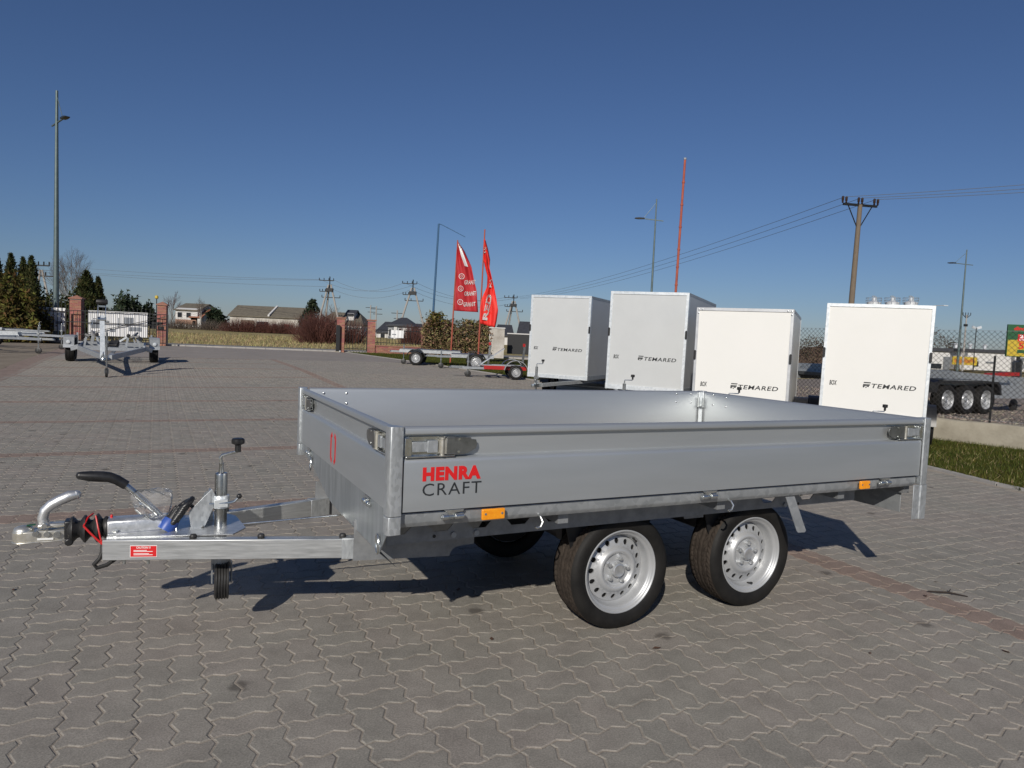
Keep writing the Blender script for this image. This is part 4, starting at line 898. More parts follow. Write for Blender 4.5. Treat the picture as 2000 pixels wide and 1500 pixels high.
def box_trailer(pl_, pr_, D, Wd, zbot, length, panel, side, frame, label, knob_z, jx, fw=.045, rivet=False, fr=(.085, .40), azp=114):
    dl_, dr_ = ray(*pl_), ray(*pr_); dl_, dr_ = dl_ / dl_.y, dr_ / dr_.y; q = Vector((math.sin(R(azp)), math.cos(R(azp)))) * Wd
    # left corner at distance D, right corner Wd further along the panel's heading
    D = (dr_.x * q.y - q.x) / (dl_.x - dr_.x); P = CC + dl_ * D; Q = CC + dr_ * (D + q.y)
    tilt_ = math.atan2(P.z - Q.z, Wd)
    yl = (P - Q).to_2d(); wb = yl.length; yl.normalize(); X = Vector((yl.y, -yl.x)); mid = (P + Q) / 2
    gz = float(g(mid.x, mid.y)); yaw = math.atan2(X.y, X.x)
    root = thing('box_trailer', label, 'box trailer', (mid.x, mid.y, gz), yaw, 'closed box trailers parked in a row'); root.rotation_euler = (tilt_, 0, yaw)
    H = mid.z - gz; b = zbot - gz; hw = wb / 2
    m = MB(); m.box((.006, -hw + .02, b + .05), (.03, hw - .02, H - .03)); fp_ = m.build('front_panel', panel, root)
    for s, nm in ((-1, 'side_panel'), (1, 'side_panel')):
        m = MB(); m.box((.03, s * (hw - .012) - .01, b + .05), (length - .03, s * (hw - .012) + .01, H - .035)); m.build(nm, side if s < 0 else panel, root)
    m = MB(); m.box((.03, -hw + .03, H - .03), (length - .03, hw - .03, H - .012)); m.build('roof', panel, root)
    m = MB(); m.box((length - .03, -hw + .02, b + .05), (length - .008, hw - .02, H - .03)); m.build('rear_door', panel, root)
    # front frame: four profiles mitred round the panel
    for s in (-1, 1):
        m = MB(); m.prism([(-.004, s * (hw - fw)), (-.004, s * (hw - .004)), (.0, s * hw), (fw * 1.4, s * hw), (fw * 1.4, s * (hw - .005)), (.006, s * (hw - .006)), (.006, s * (hw - fw))], (0, 0, b), (1, 0, 0), (0, 1, 0), (0, 0, H - b)); m.build('corner_profile', frame, root)
        m = MB(); m.prism([(.002, H), (length, H), (length, H - fw), (.002 + fw * 1.4, H - fw)], (0, s * (hw + .001), 0), (1, 0, 0), (0, 0, 1), (0, -s * .028, 0)); m.build('roof_profile', frame if rivet else 'galv_dull', root)
        m = MB(); m.box((.0, s * (hw + .002) - .004, b), (length, s * (hw + .002) + .004, b + .09)); m.build('floor_profile', 'galv_dull', root)
        m = MB(); m.prism([(length - .05, b), (length, b), (length, H - fw), (length - .05, H - fw)], (0, s * (hw + .002), 0), (1, 0, 0), (0, 0, 1), (0, -s * .02, 0)); m.build('corner_profile', frame if rivet else 'galv_dull', root)
        # marker lamps on the front corners
        mz = H - (.70 if H > 1.9 else .62); m = MB(); m.prism([(y_, z_) for y_, z_ in arc((0, .055), .017, 0, 180, 6) + arc((0, -.055), .017, 180, 360, 6)], (-.005, s * (hw - .012), mz), (0, 1, 0), (0, 0, 1), (-.014, 0, 0)); m.build('marker_lamp', 'black_plastic', root)
    m = MB(); m.prism([(hw - .006, H + .002), (-hw + .006, H + .002), (-hw + fw + .0, H - fw), (hw - fw, H - fw)], (-.0065, 0, 0), (0, 1, 0), (0, 0, 1), (.05, 0, 0)); m.build('roof_profile', frame, root)
    m = MB(); m.prism([(hw - .004, b), (-hw + .004, b), (-hw + .004, b + .075), (hw - .004, b + .075)], (-.0085, 0, 0), (0, 1, 0), (0, 0, 1), (.03, 0, 0)); m.build('floor_profile', frame, root)
    if rivet:
        rm = MB(); rm.ball((0, 0, 0), .012, 8, (.5, 1, 1)); rme2 = rm.mesh('rivet', 'zinc')
        for s in (-1, 1):
            for dy, dz in ((.03, .03), (.085, .028), (.03, .08)): link('rivet', rme2, root, loc=(-.008, s * (hw - dy), H - dz))
    th = .070
    text('BOX', .098 * wb / 1.35, th, 'dark_print', fp_, (.0055, hw - fr[0] * wb, H - 1.16), (0, -1, 0), (0, 0, 1), bold=.03, shear=.2)
    logo(fp_, (.0055, hw - fr[1] * wb, H - 1.165), .078)
    text('TEMARED', .405 * wb, .062, 'dark_print', fp_, (.0055, hw - (fr[1] + .085) * wb, H - 1.165), (0, -1, 0), (0, 0, 1), bold=.018, shear=.18, spacing=1.12)
    # running gear
    for s in (-1, 1):
        wy_ = s * (hw + .02)
        swheel(root, (length * .55, wy_ + s * .17, .29), s < 0)
        m = MB(); a_ = arc((0, 0), .36, 8, 172, 12); i_ = arc((0, 0), .35, 172, 8, 12)
        m.prism(a_ + i_, (length * .55, wy_ + s * .205, .29), (1, 0, 0), (0, 0, 1), (0, -s * .21, 0)); m.build('mudguard', 'black_plastic', root)
    m = MB(); m.cyl((length * .55, -hw, .30), (length * .55, hw, .30), .035, 10); m.build('axle', 'galv_dull', root)
    for s in (-1, 1):
        m = MB(); m.bar((-.95, s * .05, b - .10), (.12, s * (hw - .14), b - .035), .05, .07); m.bar((.12, s * (hw - .14), b - .035), (length - .1, s * (hw - .14), b - .035), .05, .07); m.build('drawbar_beam', 'galv_dull', root)
    m = MB(); m.box((-1.25, -.035, b - .135), (-.9, .035, b - .065)); m.lathe([(.04, 0), (.045, .02), (.04, .05), (0, .06)], (-1.28, 0, b - .13), (0, 0, 1), 14, cap=True); m.tube([(-1.2, 0, b - .08), (-1.22, 0, b), (-1.12, 0, b + .03)], .014, 8); m.build('coupling', 'zinc', root)
    jockey(root, jx, 0, knob_z - gz)
    return root
BX = [box_trailer((1612, 592), (1825, 597.5), 9.92, 1.35, .46, 2.6, 'white_panel', 'white_panel', 'galv_bright', 'white box trailer with galvanised frame, rightmost of the four box trailers', .70, -1.45, fw=.042, azp=116),
      box_trailer((1361, 600.5), (1552, 604.5), 10.58, 1.35, .46, 2.5, 'white_panel', 'white_panel', 'alu_profile', 'lower white box trailer with aluminium profiles and riveted corners', .80, -1.15, fw=.040, rivet=True),
      box_trailer((1191, 568.6), (1344.6, 572), 12.6, 1.35, .575, 3.0, 'grey_panel', 'grey_panel_shaded', 'galv_bright', 'tall grey box trailer between the other grey one and the low white one', .83, -1.25, fw=.045),
      box_trailer((1036.6, 575.6), (1154.4, 578.4), 15.78, 1.35, .58, 3.0, 'grey_panel', 'grey_panel_shaded', 'galv_bright', 'grey box trailer with galvanised frame, farthest left of the row', .93, -1.15, fw=.05)]

# boat trailer by the fence
J = gnd(208, 737); TA, TB = gnd(125, 703), gnd(315, 710); AM = (TA + TB) / 2; X2 = (AM - J).to_2d(); dl = X2.length; X2.normalize(); byaw = math.atan2(X2.y, X2.x)
bt = thing('boat_trailer', 'galvanised boat trailer with winch post, padded bunks and mudguards beside the open gate', 'boat trailer', J, byaw)
dz = AM.z - J.z; ht = 1.16
tilt = dz / dl
zz = lambda x, h: h + tilt * x
for s in (-1, 1):
    for k, x in enumerate((dl, dl + .68)): swheel(bt, (x, s * (ht + .02), zz(x, .31)), s < 0, 1.07, 1.25)
    m = MB(); y0 = s * (ht - .20); poly = [(-.42, .40), (-.36, .66), (-.26, .75), (.92, .75), (1.02, .66), (1.06, .42), (1.0, .42), (.96, .60), (.88, .68), (-.22, .68), (-.32, .60), (-.36, .40)]
    m.prism(poly, (dl, y0, zz(dl, 0)), (1, 0, 0), (0, 0, 1), (0, s * .27, 0)); m.box((dl - .40, min(y0, y0 + s * .27), zz(dl, .42)), (dl - .36, max(y0, y0 + s * .27), zz(dl, .70)), None); mg = m.build('mudguard', 'galv_dull', bt)
    m = MB(); m.lathe([(.055, 0), (.055, .02), (.04, .035), (0, .04)], (dl - .40, s * (ht - .06), zz(dl, .56)), (-1, 0, 0), 16); m.build('front_lamp', 'lens', mg)
    m = MB(); m.bar((.35, s * .07, zz(.3, .44)), (dl - .9, s * .82, zz(dl, .42)), .06, .12); m.bar((dl - .9, s * .82, zz(dl, .42)), (dl + 2.4, s * .86, zz(dl + 2.4, .42)), .06, .12); m.build('frame_beam', 'galv_dull', bt)
    m = MB(); m.bar((dl - .9, s * .80, zz(dl, .46)), (dl - .72, s * 1.0, zz(dl, .38)), .08, .12); m.build('outrigger', 'galv_dull', bt)
    for (x0, x1, yy0, h0, h1) in ((dl - .9, dl + .5, .62, .80, .66), (dl + .6, dl + 2.2, .50, .74, .80)):
        m = MB(); m.bar((x0, s * yy0, zz(x0, h0)), (x1, s * (yy0 + .12), zz(x1, h1)), .11, .05, up=(0, -s * .5, 1)); m.build('bunk_pad', 'pad_grey', bt)
        for t in (.2, .8):
            p = Vector((x0, s * yy0, zz(x0, h0))).lerp(Vector((x1, s * (yy0 + .12), zz(x1, h1))), t); m = MB(); m.bar(p, (p.x, p.y + s * .06, zz(p.x, .45)), .05, .05, up=(1, 0, 0)); m.build('bunk_bracket', 'galv_dull', bt)
for x in (dl - .85, dl - .1, dl + .8, dl + 2.35):
    m = MB(); m.box((x - .04, -.86, zz(x, .38)), (x + .04, .86, zz(x, .47))); m.build('cross_member', 'galv_dull', bt)
for x in np.linspace(dl - .6, dl + 2.1, 7):
    m = MB(); m.lathe([(.02, -.11), (.05, -.1), (.035, 0), (.05, .1), (.02, .11)], (x, 0, zz(x, .52)), (0, 1, 0), 12, cap=True); m.box((x - .01, -.13, zz(x, .40)), (x + .01, -.115, zz(x, .54))); m.box((x - .01, .115, zz(x, .40)), (x + .01, .13, zz(x, .54))); m.build('keel_roller', 'black_rubber', bt)
m = MB(); m.box((.30, -.05, zz(.4, .38)), (dl + 2.4, .05, zz(dl, .30) - .0)); m.build('keel_beam', 'galv_dull', bt)
m = MB(); m.bar((.55, .10, zz(.5, .42)), (.62, .12, zz(.5, 1.42)), .10, .12); wp = m.build('winch_post', 'galv_bright', bt)
m = MB(); m.prism([(-.10, 0), (.12, 0), (.12, .06), (.05, .34), (-.05, .34), (-.10, .1)], (.60, .04, zz(.5, 1.34)), (1, 0, 0), (0, 0, 1), (0, .012, 0)); m.prism([(-.10, 0), (.12, 0), (.12, .06), (.05, .34), (-.05, .34), (-.10, .1)], (.60, .20, zz(.5, 1.34)), (1, 0, 0), (0, 0, 1), (0, .012, 0)); m.cyl((.6, .03, zz(.5, 1.33)), (.6, .22, zz(.5, 1.33)), .06, 14); m.tube([(.55, .22, zz(.5, 1.33)), (.55, .30, zz(.5, 1.35)), (.52, .32, zz(.5, 1.20)), (.52, .36, zz(.5, 1.18))], .012, 8); m.box((.5, .05, zz(.5, 1.62)), (.62, .19, zz(.5, 1.66))); m.build('winch', 'zinc', wp)
m = MB(); m.lathe([(.05, -.12), (.06, -.1), (.06, .1), (.05, .12)], (.48, .12, zz(.5, 1.74)), (0, 1, 0), 12, cap=True); m.build('bow_stop', 'black_rubber', wp)
m = MB(); m.box((.05, .02, .40), (.45, .12, .50)); m.lathe([(.05, 0), (.055, .03), (.04, .07), (0, .08)], (.02, .07, .38), (0, 0, 1), 16, cap=True); m.tube([(.08, .07, .47), (.02, .07, .54), (.12, .07, .58)], .016, 8); m.build('coupling', 'zinc', bt)
m = MB()
for s in (-1, 1): m.bar((dl + 2.3, s * .8, zz(dl + 2.3, .45)), (dl + 2.3, s * 1.05, zz(dl + 2.3, .45)), .05, .05); m.bar((dl + 2.3, s * 1.05, zz(dl + 2.3, .40)), (dl + 2.3, s * 1.05, zz(dl + 2.3, .75)), .05, .05)
m.build('guide_posts', 'galv_dull', bt, kind='stuff')
for s in (-1, 1):
    m = MB(); m.bar((dl - .55, s * .34, zz(dl, .46)), (dl - .55, s * .40, zz(dl, .78)), .05, .06); m.bar((dl - .55, s * .40, zz(dl, .78)), (dl - .50, s * .18, zz(dl, .62)), .05, .05); m.build('roller_arm', 'galv', bt)
    for k in range(2):
        m = MB(); m.lathe([(.03, -.07), (.055, -.06), (.055, .06), (.03, .07)], (dl - .55 + .1 * k, s * (.40 - .2 * k), zz(dl, .80 - .14 * k)), (1, 0, 0), 12, cap=True); m.build('side_roller', 'black_rubber', bt)
jockey(bt, 0, 0, 1.12, .11, False, mt='zinc_dark')

# plain flat trailers
def flat_trailer(loc, yaw, lb, wb, zb, label, group, draw=1.2, mount='galv', red=False, wheels=1, deck=False, jz=.75, posts=False, wscale=1.0, wf=.58):
    t = thing('flat_trailer', label, 'trailer', loc, yaw, group)
    for s in (-1, 1):
        m = MB(); m.box((0, s * wb / 2 - .025, zb), (lb, s * wb / 2 + .025, zb + .11)); m.build('side_beam', 'red_lens' if red else mount, t)
        for k in range(wheels):
            x = lb * wf + (k - (wheels - 1) / 2) * .66
            swheel(t, (x, s * (wb / 2 + .20), .29 * wscale), s < 0, wscale)
            m = MB(); m.prism(arc((0, 0), .36, 10, 170, 10) + arc((0, 0), .345, 170, 10, 10), (x, s * (wb / 2 + .24), .29 * wscale), (1, 0, 0), (0, 0, 1), (0, -s * .22, 0)); m.build('mudguard', 'black_plastic' if not red else 'galv_dull', t)
        m = MB(); m.bar((-draw, s * .04, zb), (.05, s * (wb / 2 - .12), zb + .02), .05, .07); m.build('drawbar_beam', mount, t)
    for x in np.linspace(.05, lb - .05, 5):
        m = MB(); m.box((x - .025, -wb / 2, zb + .01), (x + .025, wb / 2, zb + .09)); m.build('cross_member', mount, t)
    m = MB(); m.cyl((lb * wf, -wb / 2 - .15, .30), (lb * wf, wb / 2 + .15, .30), .035, 8); m.build('axle', 'galv_dull', t)
    m = MB(); m.box((-draw - .35, -.035, zb - .02), (-draw + .05, .035, zb + .05)); m.lathe([(.045, 0), (.045, .04), (0, .07)], (-draw - .37, 0, zb - .02), (0, 0, 1), 12, cap=True); m.build('coupling', 'zinc', t)
    jockey(t, -draw + .15, -.09, jz, .10, False)
    if deck:
        m = MB(); m.box((.02, -wb / 2 + .03, zb + .112), (lb - .02, wb / 2 - .03, zb + .135)); m.build('deck', 'steel_dark', t)
    if posts:
        for x, y in ((lb * .15, wb / 2), (lb * .9, -wb / 2)):
            m = MB(); m.bar((x, y, zb + .1), (x + .06, y, zb + .75), .06, .06, up=(1, 0, 0)); p_ = m.build('wheel_chock', 'steel_dark', t); m = MB(); m.box((x, y - .04, zb + .7), (x + .07, y + .04, zb + .79)); m.build('lamp', 'red_lens', p_)
        for y in (-.25, .25):
            m = MB(); m.box((-.1, y - .10, zb + .10), (lb, y + .10, zb + .125)); m.build('ramp_rail', 'galv_dull', t)
        m = MB(); m.bar((-.1, 0, zb + .1), (lb * .5, 0, zb + .62), .25, .03); m.build('loading_ramp', 'galv', t)
    return t
p = gnd(806, 716); FG = 'small flat trailers on the grass strip'
A1 = flat_trailer(foot(785, 27.5), 0.03, 2.3, 1.3, .46, 'long galvanised platform trailer in front of the brick fence', FG, draw=.05, mount='galv_dull', wheels=1, deck=True, jz=.80, wf=.28, wscale=.9)
A2 = flat_trailer(foot(882, 25.6), 0.10, 1.5, 1.2, .42, 'dark low trailer between the platform trailer and the flag poles', FG, draw=.5, mount='galv_dull', deck=True, jz=.7)
A3 = flat_trailer(foot(945, 21.4), 0.10, 1.25, 1.1, .27, 'low motorcycle trailer with red side beams beside the grey box trailer', FG, draw=.6, mount='galv_dull', red=True, posts=True, jz=.75, wscale=.72, wf=.75)
LG = 'galvanised trailers parked at the left edge'
flat_trailer(foot(12, 23.5), math.pi + .12, 3.0, 1.5, .48, 'galvanised trailer frame nearest to the left picture edge', LG, draw=1.1, jz=.95)
flat_trailer(foot(62, 27), math.pi + .05, 3.4, 1.6, .50, 'galvanised trailer frame behind it, next to the boat trailer', LG, draw=1.2, jz=1.0)
flat_trailer(foot(30, 33), math.pi + .0, 4.0, 1.7, .55, 'long galvanised trailer frame in front of the yellow green bush', LG, draw=1.2, jz=1.0)

# three axle machine trailer on the gravel
w1_ = at(1848, 815, 12.75); w1_.z = GZ
tt = thing('plant_trailer', 'galvanised three axle machine trailer on the gravel behind the wire fence', 'trailer', w1_, yawg)
for s, yb in ((-1, 0), (1, 2.0)):
    for i in range(3): swheel(tt, (i * .585, yb, .27), s < 0, .93)
    m = MB(); m.prism([(-.42, .40), (-.36, .58), (-.28, .62), (1.46, .62), (1.56, .54), (1.60, .36), (1.55, .36), (1.50, .52), (1.44, .58), (-.26, .58), (-.32, .54), (-.38, .40)], (0, yb - .03 if s < 0 else yb + .03, 0), (1, 0, 0), (0, 0, 1), (0, -s * .26, 0)); m.build('mudguard', 'black_plastic', tt)
    m = MB()
    for i in range(36): m.box((-.20 + i * .045, (yb - .035 if s < 0 else yb - .2), .622), (-.165 + i * .045, (yb + .2 if s < 0 else yb + .035), .640))
    m.build('tread_plate', 'galv_dull', tt, kind='stuff')
    m = MB(); m.box((-1.9, yb - s * .28 - .03, .52), (3.2, yb - s * .28 + .03, .70)); m.build('side_beam', 'galv', tt)
    m = MB(); m.box((-1.9, yb - .06, .66), (.0, yb + .06, .80)); m.bar((.0, yb, .73), (1.7, yb, .66), .10, .12); m.build('deck_edge', 'galv', tt)
m = MB(); m.box((-1.9, .30, .60), (2.4, 1.7, .66)); m.build('deck', 'steel_dark', tt)
m = MB(); m.bar((1.05, -.02, .735), (1.75, -.02, .765), .05, .075); m.bar((1.75, -.02, .765), (2.1, -.02, .77), .05, .07); m.build('warning_bar', 'red_lens', tt)
for x in (1.9, 2.5, 3.1):
    m = MB(); m.box((x - .03, .25, .28), (x + .03, 1.75, .60)); m.build('cross_member', 'galv', tt)
m = MB(); m.prism([(1.75, .28), (3.15, .28), (3.15, .56), (1.75, .56)], (0, .22, 0), (1, 0, 0), (0, 0, 1), (0, .02, 0)); m.build('tool_box', 'galv', tt)
for s in (-1, 1):
    m = MB(); m.bar((3.1, 1 + s * .65, .55), (4.8, 1 + s * .06, .50), .08, .13); m.build('drawbar_beam', 'galv', tt)
m = MB(); m.bar((2.80, .35, .66), (2.66, .30, 1.02), .13, .04, up=(1, 0, 0)); m.bar((2.70, .24, .98), (2.62, .24, 1.06), .03, .03); m.bar((2.66, .36, .66), (2.54, .31, 1.0), .05, .04, up=(1, 0, 0)); m.build('folded_ramp', 'steel_dark', tt)
m = MB(); m.box((2.9, .19, .42), (2.97, .218, .60)); m.build('warning_label', 'sign_yellow', tt)
m = MB(); m.prism([(2.95, .10), (3.3, .10), (3.3, .24), (2.95, .24)], (0, .17, 0), (1, 0, 0), (0, 0, 1), (0, .02, 0)); m.build('rear_plate', 'red_lens', tt)
jockey(tt, 3.0, .5, .9, .12, False)
# ------------------------------------------------------------------ brick pillars, iron fence, gates
def fa(px_, b=0):
    d = ray(px_, 660); o = FA + FN * b; den = d.x * FD.y - d.y * FD.x
    return (d.y * o.x - d.x * o.y) / den
fyaw = math.atan2(FD.y, FD.x)
def pillar(px_, h, w, label, cap=True):
    p = fl(fa(px_)); t = thing('brick_pillar', label, 'pillar', p, fyaw, 'brick pillars of the yard fence')
    m = MB(); m.box((-w / 2 + .008, -w / 2 + .008, 0), (w / 2 - .008, w / 2 - .008, h)); m.build('mortar_core', 'mortar', t, smooth=0)
    m = MB(); n = int(h / .077)
    for i in range(n):
        z = .005 + i * .077; o = (i % 2) * .12
        for s in (-1, 1):
            x = -w / 2
            cuts = [-w / 2] + [c for c in (-w / 2 + .13 + o, -w / 2 + .38 + o) if c < w / 2 - .05] + [w / 2]
            for a, b in zip(cuts[:-1], cuts[1:]):
                m.box((a + .004, s * w / 2 - .05 * (s > 0) + rng.uniform(-.002, .002), z), (b - .004, s * w / 2 + .05 * (s < 0), z + .066))
                m.box((s * w / 2 - .05 * (s > 0), max(a + .004, -w / 2 + .052), z), (s * w / 2 + .05 * (s < 0), min(b - .004, w / 2 - .052), z + .066)) if min(b - .004, w / 2 - .052) > max(a + .004, -w / 2 + .052) else None
    m.build('brick_courses', 'brick', t, smooth=0, kind='stuff')
    m = MB(); e = w / 2 + .05
    if cap: m.add([(-e, -e, h), (e, -e, h), (e, e, h), (-e, e, h), (-e, -e, h + .05), (e, -e, h + .05), (e, e, h + .05), (-e, e, h + .05), (0, 0, h + .20)], [(3, 2, 1, 0), (0, 1, 5, 4), (1, 2, 6, 5), (2, 3, 7, 6), (3, 0, 4, 7), (4, 5, 8), (5, 6, 8), (6, 7, 8), (7, 4, 8)])
    else: m.box((-e, -e, h), (e, e, h + .07))
    m.build('cap', 'cap_tile', t, smooth=0)
    return t
pillar(150, 2.20, .52, 'brick pillar with pyramid cap behind the boat trailer')
pillar(317, 2.10, .44, 'brick pillar with pyramid cap at the open gate beside the yellow lamp')
pillar(665, 1.86, .42, 'brick pillar left of the small iron gate', cap=False)
pillar(725, 1.82, .42, 'brick pillar right of the small iron gate', cap=False)
pillar(830, 1.50, .42, 'brick pillar half hidden by the dry hedge', cap=False)
BARME = {}
def bar_mesh(h, spear=True):
    k = (round(h, 3), spear)
    if k not in BARME:
        m = MB(); m.box((-.010, -.010, 0), (.010, .010, h))
        if spear: m.lathe([(.0, .0), (.022, .03), (.0, .11)], (0, 0, h - .005), (0, 0, 1), 6)
        BARME[k] = m.mesh('bar', 'iron', 0)
    return BARME[k]
def iron_fence(a0, a1, b, z0, z1, over, label, cat='fence', name='iron_fence', step=.165, rails=None, frame=False, arch=0, group=None, spear=True, diag=False):
    o = fl(a0, b); t = thing(name, label, cat, o, fyaw, group); ln = a1 - a0
    for z in rails or (z0 + .12, z1 - .05):
        m = MB(); m.box((0, -.018, z - .018), (ln, .018, z + .018)); m.build('rail', 'iron', t, smooth=0)
    n = max(2, int(ln / step))
    for i in range(1, n):
        x = ln * i / n; h = z1 + over + arch * math.sin(math.pi * i / n) - z0
        q = link('bar', bar_mesh(round(h, 2), spear), t, loc=(x, 0, z0))
    if frame:
        for x in (0, ln):
            m = MB(); m.box((x - .03, -.03, z0 - .02), (x + .03, .03, z1 + .0)); m.build('frame_post', 'iron', t, smooth=0)
    if diag:
        m = MB(); m.bar((.05, 0, z0 + .15), (ln - .05, 0, z1 - .1), .03, .03); m.build('brace', 'iron', t, smooth=0)
    return t
iron_fence(fa(20), fa(142), 0, .12, 1.60, .42, 'black iron fence with spear tips left of the first brick pillar')
gleaf = iron_fence(fa(128, -.6), fa(327, -.6), -.6, .10, 1.62, .0, 'black sliding gate leaf pushed open behind the boat trailer', 'gate', 'sliding_gate', frame=True, step=.17, rails=(.14, 1.05, 1.62), spear=False, diag=True)
iron_fence(fa(158), fa(309), 0, .12, 1.50, .30, 'black iron fence standing behind the sliding gate leaf', step=.19)
iron_fence(fa(672), fa(717), 0, .10, 1.40, .22, 'small black iron gate between two brick pillars', 'gate', 'iron_gate', frame=True, arch=.16, step=.155)
iron_fence(fa(732), fa(824), 0, .50, 1.38, .0, 'black iron fence on a low brick wall right of the small gate', step=.16, spear=False)
t = thing('low_wall', 'low brick wall under the iron fence beside the small gate', 'wall', fl(fa(732)), fyaw)
lw = fa(824) - fa(732)
m = MB(); m.box((0, -.11, 0), (lw, .11, .42)); m.build('mortar_core', 'mortar', t, smooth=0)
m = MB(); 
for i in range(5):
    x = -.12 * (i % 2)
    while x < lw:
        a, b = max(x, 0) + .004, min(x + .245, lw)
        if b - a > .03: m.box((a, -.122, .01 + i * .08), (b, .122, .077 + i * .08))
        x += .25
m.build('brick_courses', 'brick', t, smooth=0, kind='stuff')
m = MB(); m.box((-.02, -.15, .42), (lw + .02, .15, .47)); m.build('coping', 'cap_tile', t, smooth=0)
def banner(px0, px1, z0, z1, b, label, marks=(), name='banner'):
    a0, a1 = fa(px0, b), fa(px1, b); t = thing(name, label, 'banner', fl(a0, b), fyaw); ln = a1 - a0
    m = MB(); k = 24
    for i in range(k + 1):
        x = ln * i / k; y = .012 * math.sin(i * .9); m.v += [(x, y, z0), (x, y, z1), (x, y + .006, z1), (x, y + .006, z0)]
    for i in range(k): m.f += [(i * 4 + j, i * 4 + (j + 1) % 4, i * 4 + 4 + (j + 1) % 4, i * 4 + 4 + j) for j in range(4)]
    m.build('sheet', 'banner_white', t, smooth=40)
    for x0, x1, y0, y1 in marks: m = MB(); m.box((ln * x0, -.022, z0 + (z1 - z0) * y0), (ln * x1, -.016, z0 + (z1 - z0) * y1)); m.build('print', 'banner_grey', t, smooth=0)
    return t
banner(70, 128, .55, 1.72, .06, 'white banner with a dark lower half tied to the left iron fence', ((.08, .62, .05, .6), (.66, .9, .30, .42)))
banner(172, 288, .40, 1.66, -.50, 'long white advertising banner hanging behind the bars of the sliding gate', ((.05, .22, .30, .62), (.26, .34, .55, .62), (.50, .52, .35, .75), (.60, .76, .50, .78), (.68, .9, .24, .40), (.36, .46, .18, .3)))
banner(763, 788, .93, 1.36, -.05, 'small white notice on the iron fence right of the small gate', ((.1, .4, .4, .5),))
t = thing('gate_drive', 'tall narrow black gate drive cabinet beside the brick pillar', 'cabinet', fl(fa(660, -.35), -.35), fyaw)
m = MB(); m.box((-.10, -.06, 0), (.11, .06, 1.50)); m.build('cabinet', 'black_paint', t, bevel=.01)
m = MB(); m.box((-.14, -.1, 0), (.15, .1, .05)); m.build('base', 'concrete', t); m = MB(); m.ball((.13, -.12, .06), .05, 10); m.build('lamp', 'lens', t)
t = thing('warning_lamp', 'yellow warning lamp on a thin post beside the brick gate pillar', 'lamp', fl(fa(305, -.2), -.2), fyaw)
m = MB(); m.cyl((0, 0, 0), (0, 0, 2.42), .022, 8); m.build('post', 'iron', t)
m = MB(); m.lathe([(.05, 0), (.085, .03), (.085, .12), (.05, .17), (0, .18)], (0, 0, 2.42), (0, 0, 1), 14, cap=True); m.build('lamp_shade', 'sign_yellow', t)
m = MB(); m.box((-.3, -.04, 1.10), (.3, .04, 1.22)); m.box((-.28, -.05, .86), (.02, .05, 1.0)); m.box((.08, -.05, .86), (.34, .05, 1.0)); m.build('bracket', 'iron', t)

# ------------------------------------------------------------------ lamps, masts, power lines
def H_at(px_, py_, D): return at(px_, py_, D).z
def lamp_post(px_, D, top_py, label, arm=1.45, stub=.55, yaw=0, drop=1.45, r=.085, flip=False):
    p = foot(px_, D, 690); tp = None
    h = H_at(px_, top_py, D) - p.z
    t = thing('street_lamp', label, 'street lamp', p, yaw, 'tall street lamps along the road')
    m = MB(); m.tube([(0, 0, -.3), (0, 0, h * .5), (0, 0, h)], [r, r * .72, r * .42], 14); m.build('pole', 'lamp_pole', t)
    z = h - drop; s = -1 if not flip else 1
    m = MB(); m.bar((-s * stub, 0, z - .04), (s * (arm - .6), 0, z + .07), .06, .06); m.build('arm', 'lamp_pole', t)
    m = MB(); m.prism([(-.05, -.03), (.35, -.05), (.62, -.02), (.60, .03), (.30, .06), (-.05, .05)], (s * (arm - .62), -.13, z + .075), (s, 0, 0), (0, 0, 1), (0, .26, 0)); m.build('lamp_head', 'lamp_head', t, bevel=.01)
    m = MB(); m.cyl((0, 0, h - .25), (s * (arm - .62), 0, z + .1), .016, 6); m.build('stay', 'lamp_pole', t)
    return t
lamp_post(1266, 50, 388, 'street lamp rising behind the tall grey box trailer', r=.10)
lamp_post(1872, 64, 487, 'farther street lamp on the right beyond the wire fence', arm=1.6, stub=.65, drop=1.3, r=.11)
lamp_post(109, 37, 177, 'tallest street lamp, on the left beside the bare birch', arm=1.5, stub=.7, yaw=R(-40), flip=True, drop=1.62, r=.15)
# rust red mast
p = foot(1312, 28); hm = H_at(1338, 312, 28) - p.z; q = at(1338, 312, 28)
t = thing('mast', 'leaning rust red steel mast behind the tall grey box trailer', 'mast', p)
top = q - p
m = MB(); m.tube([(0, 0, 0), top], [.052, .045], 10); m.build('pole', 'red_pole', t)
for f in (.30, .44, .52, .60, .70, .80, .9):
    m = MB(); c = top * f; m.cyl(c - top.normalized() * .03, c + top.normalized() * .03, .062, 10); m.build('clamp', 'red_pole', t)
m = MB(); m.cyl(top, top * 1.008, .06, 10); m.build('cap', 'galv_dull', t)
# blue mast with drooping arm
p = foot(842, 41); q = at(857, 437, 41) - p; e = at(909, 463, 41) - p
t = thing('mast', 'thin blue mast with a drooping arm behind the flags', 'mast', p)
m = MB(); m.tube([(0, 0, 0), q], [.07, .05], 10); m.build('pole', 'blue_pole', t)
m = MB(); m.tube([q, q.lerp(e, .12) + Vector((0, 0, .03)), e], [.025, .02, .016], 8); m.build('arm', 'blue_pole', t)
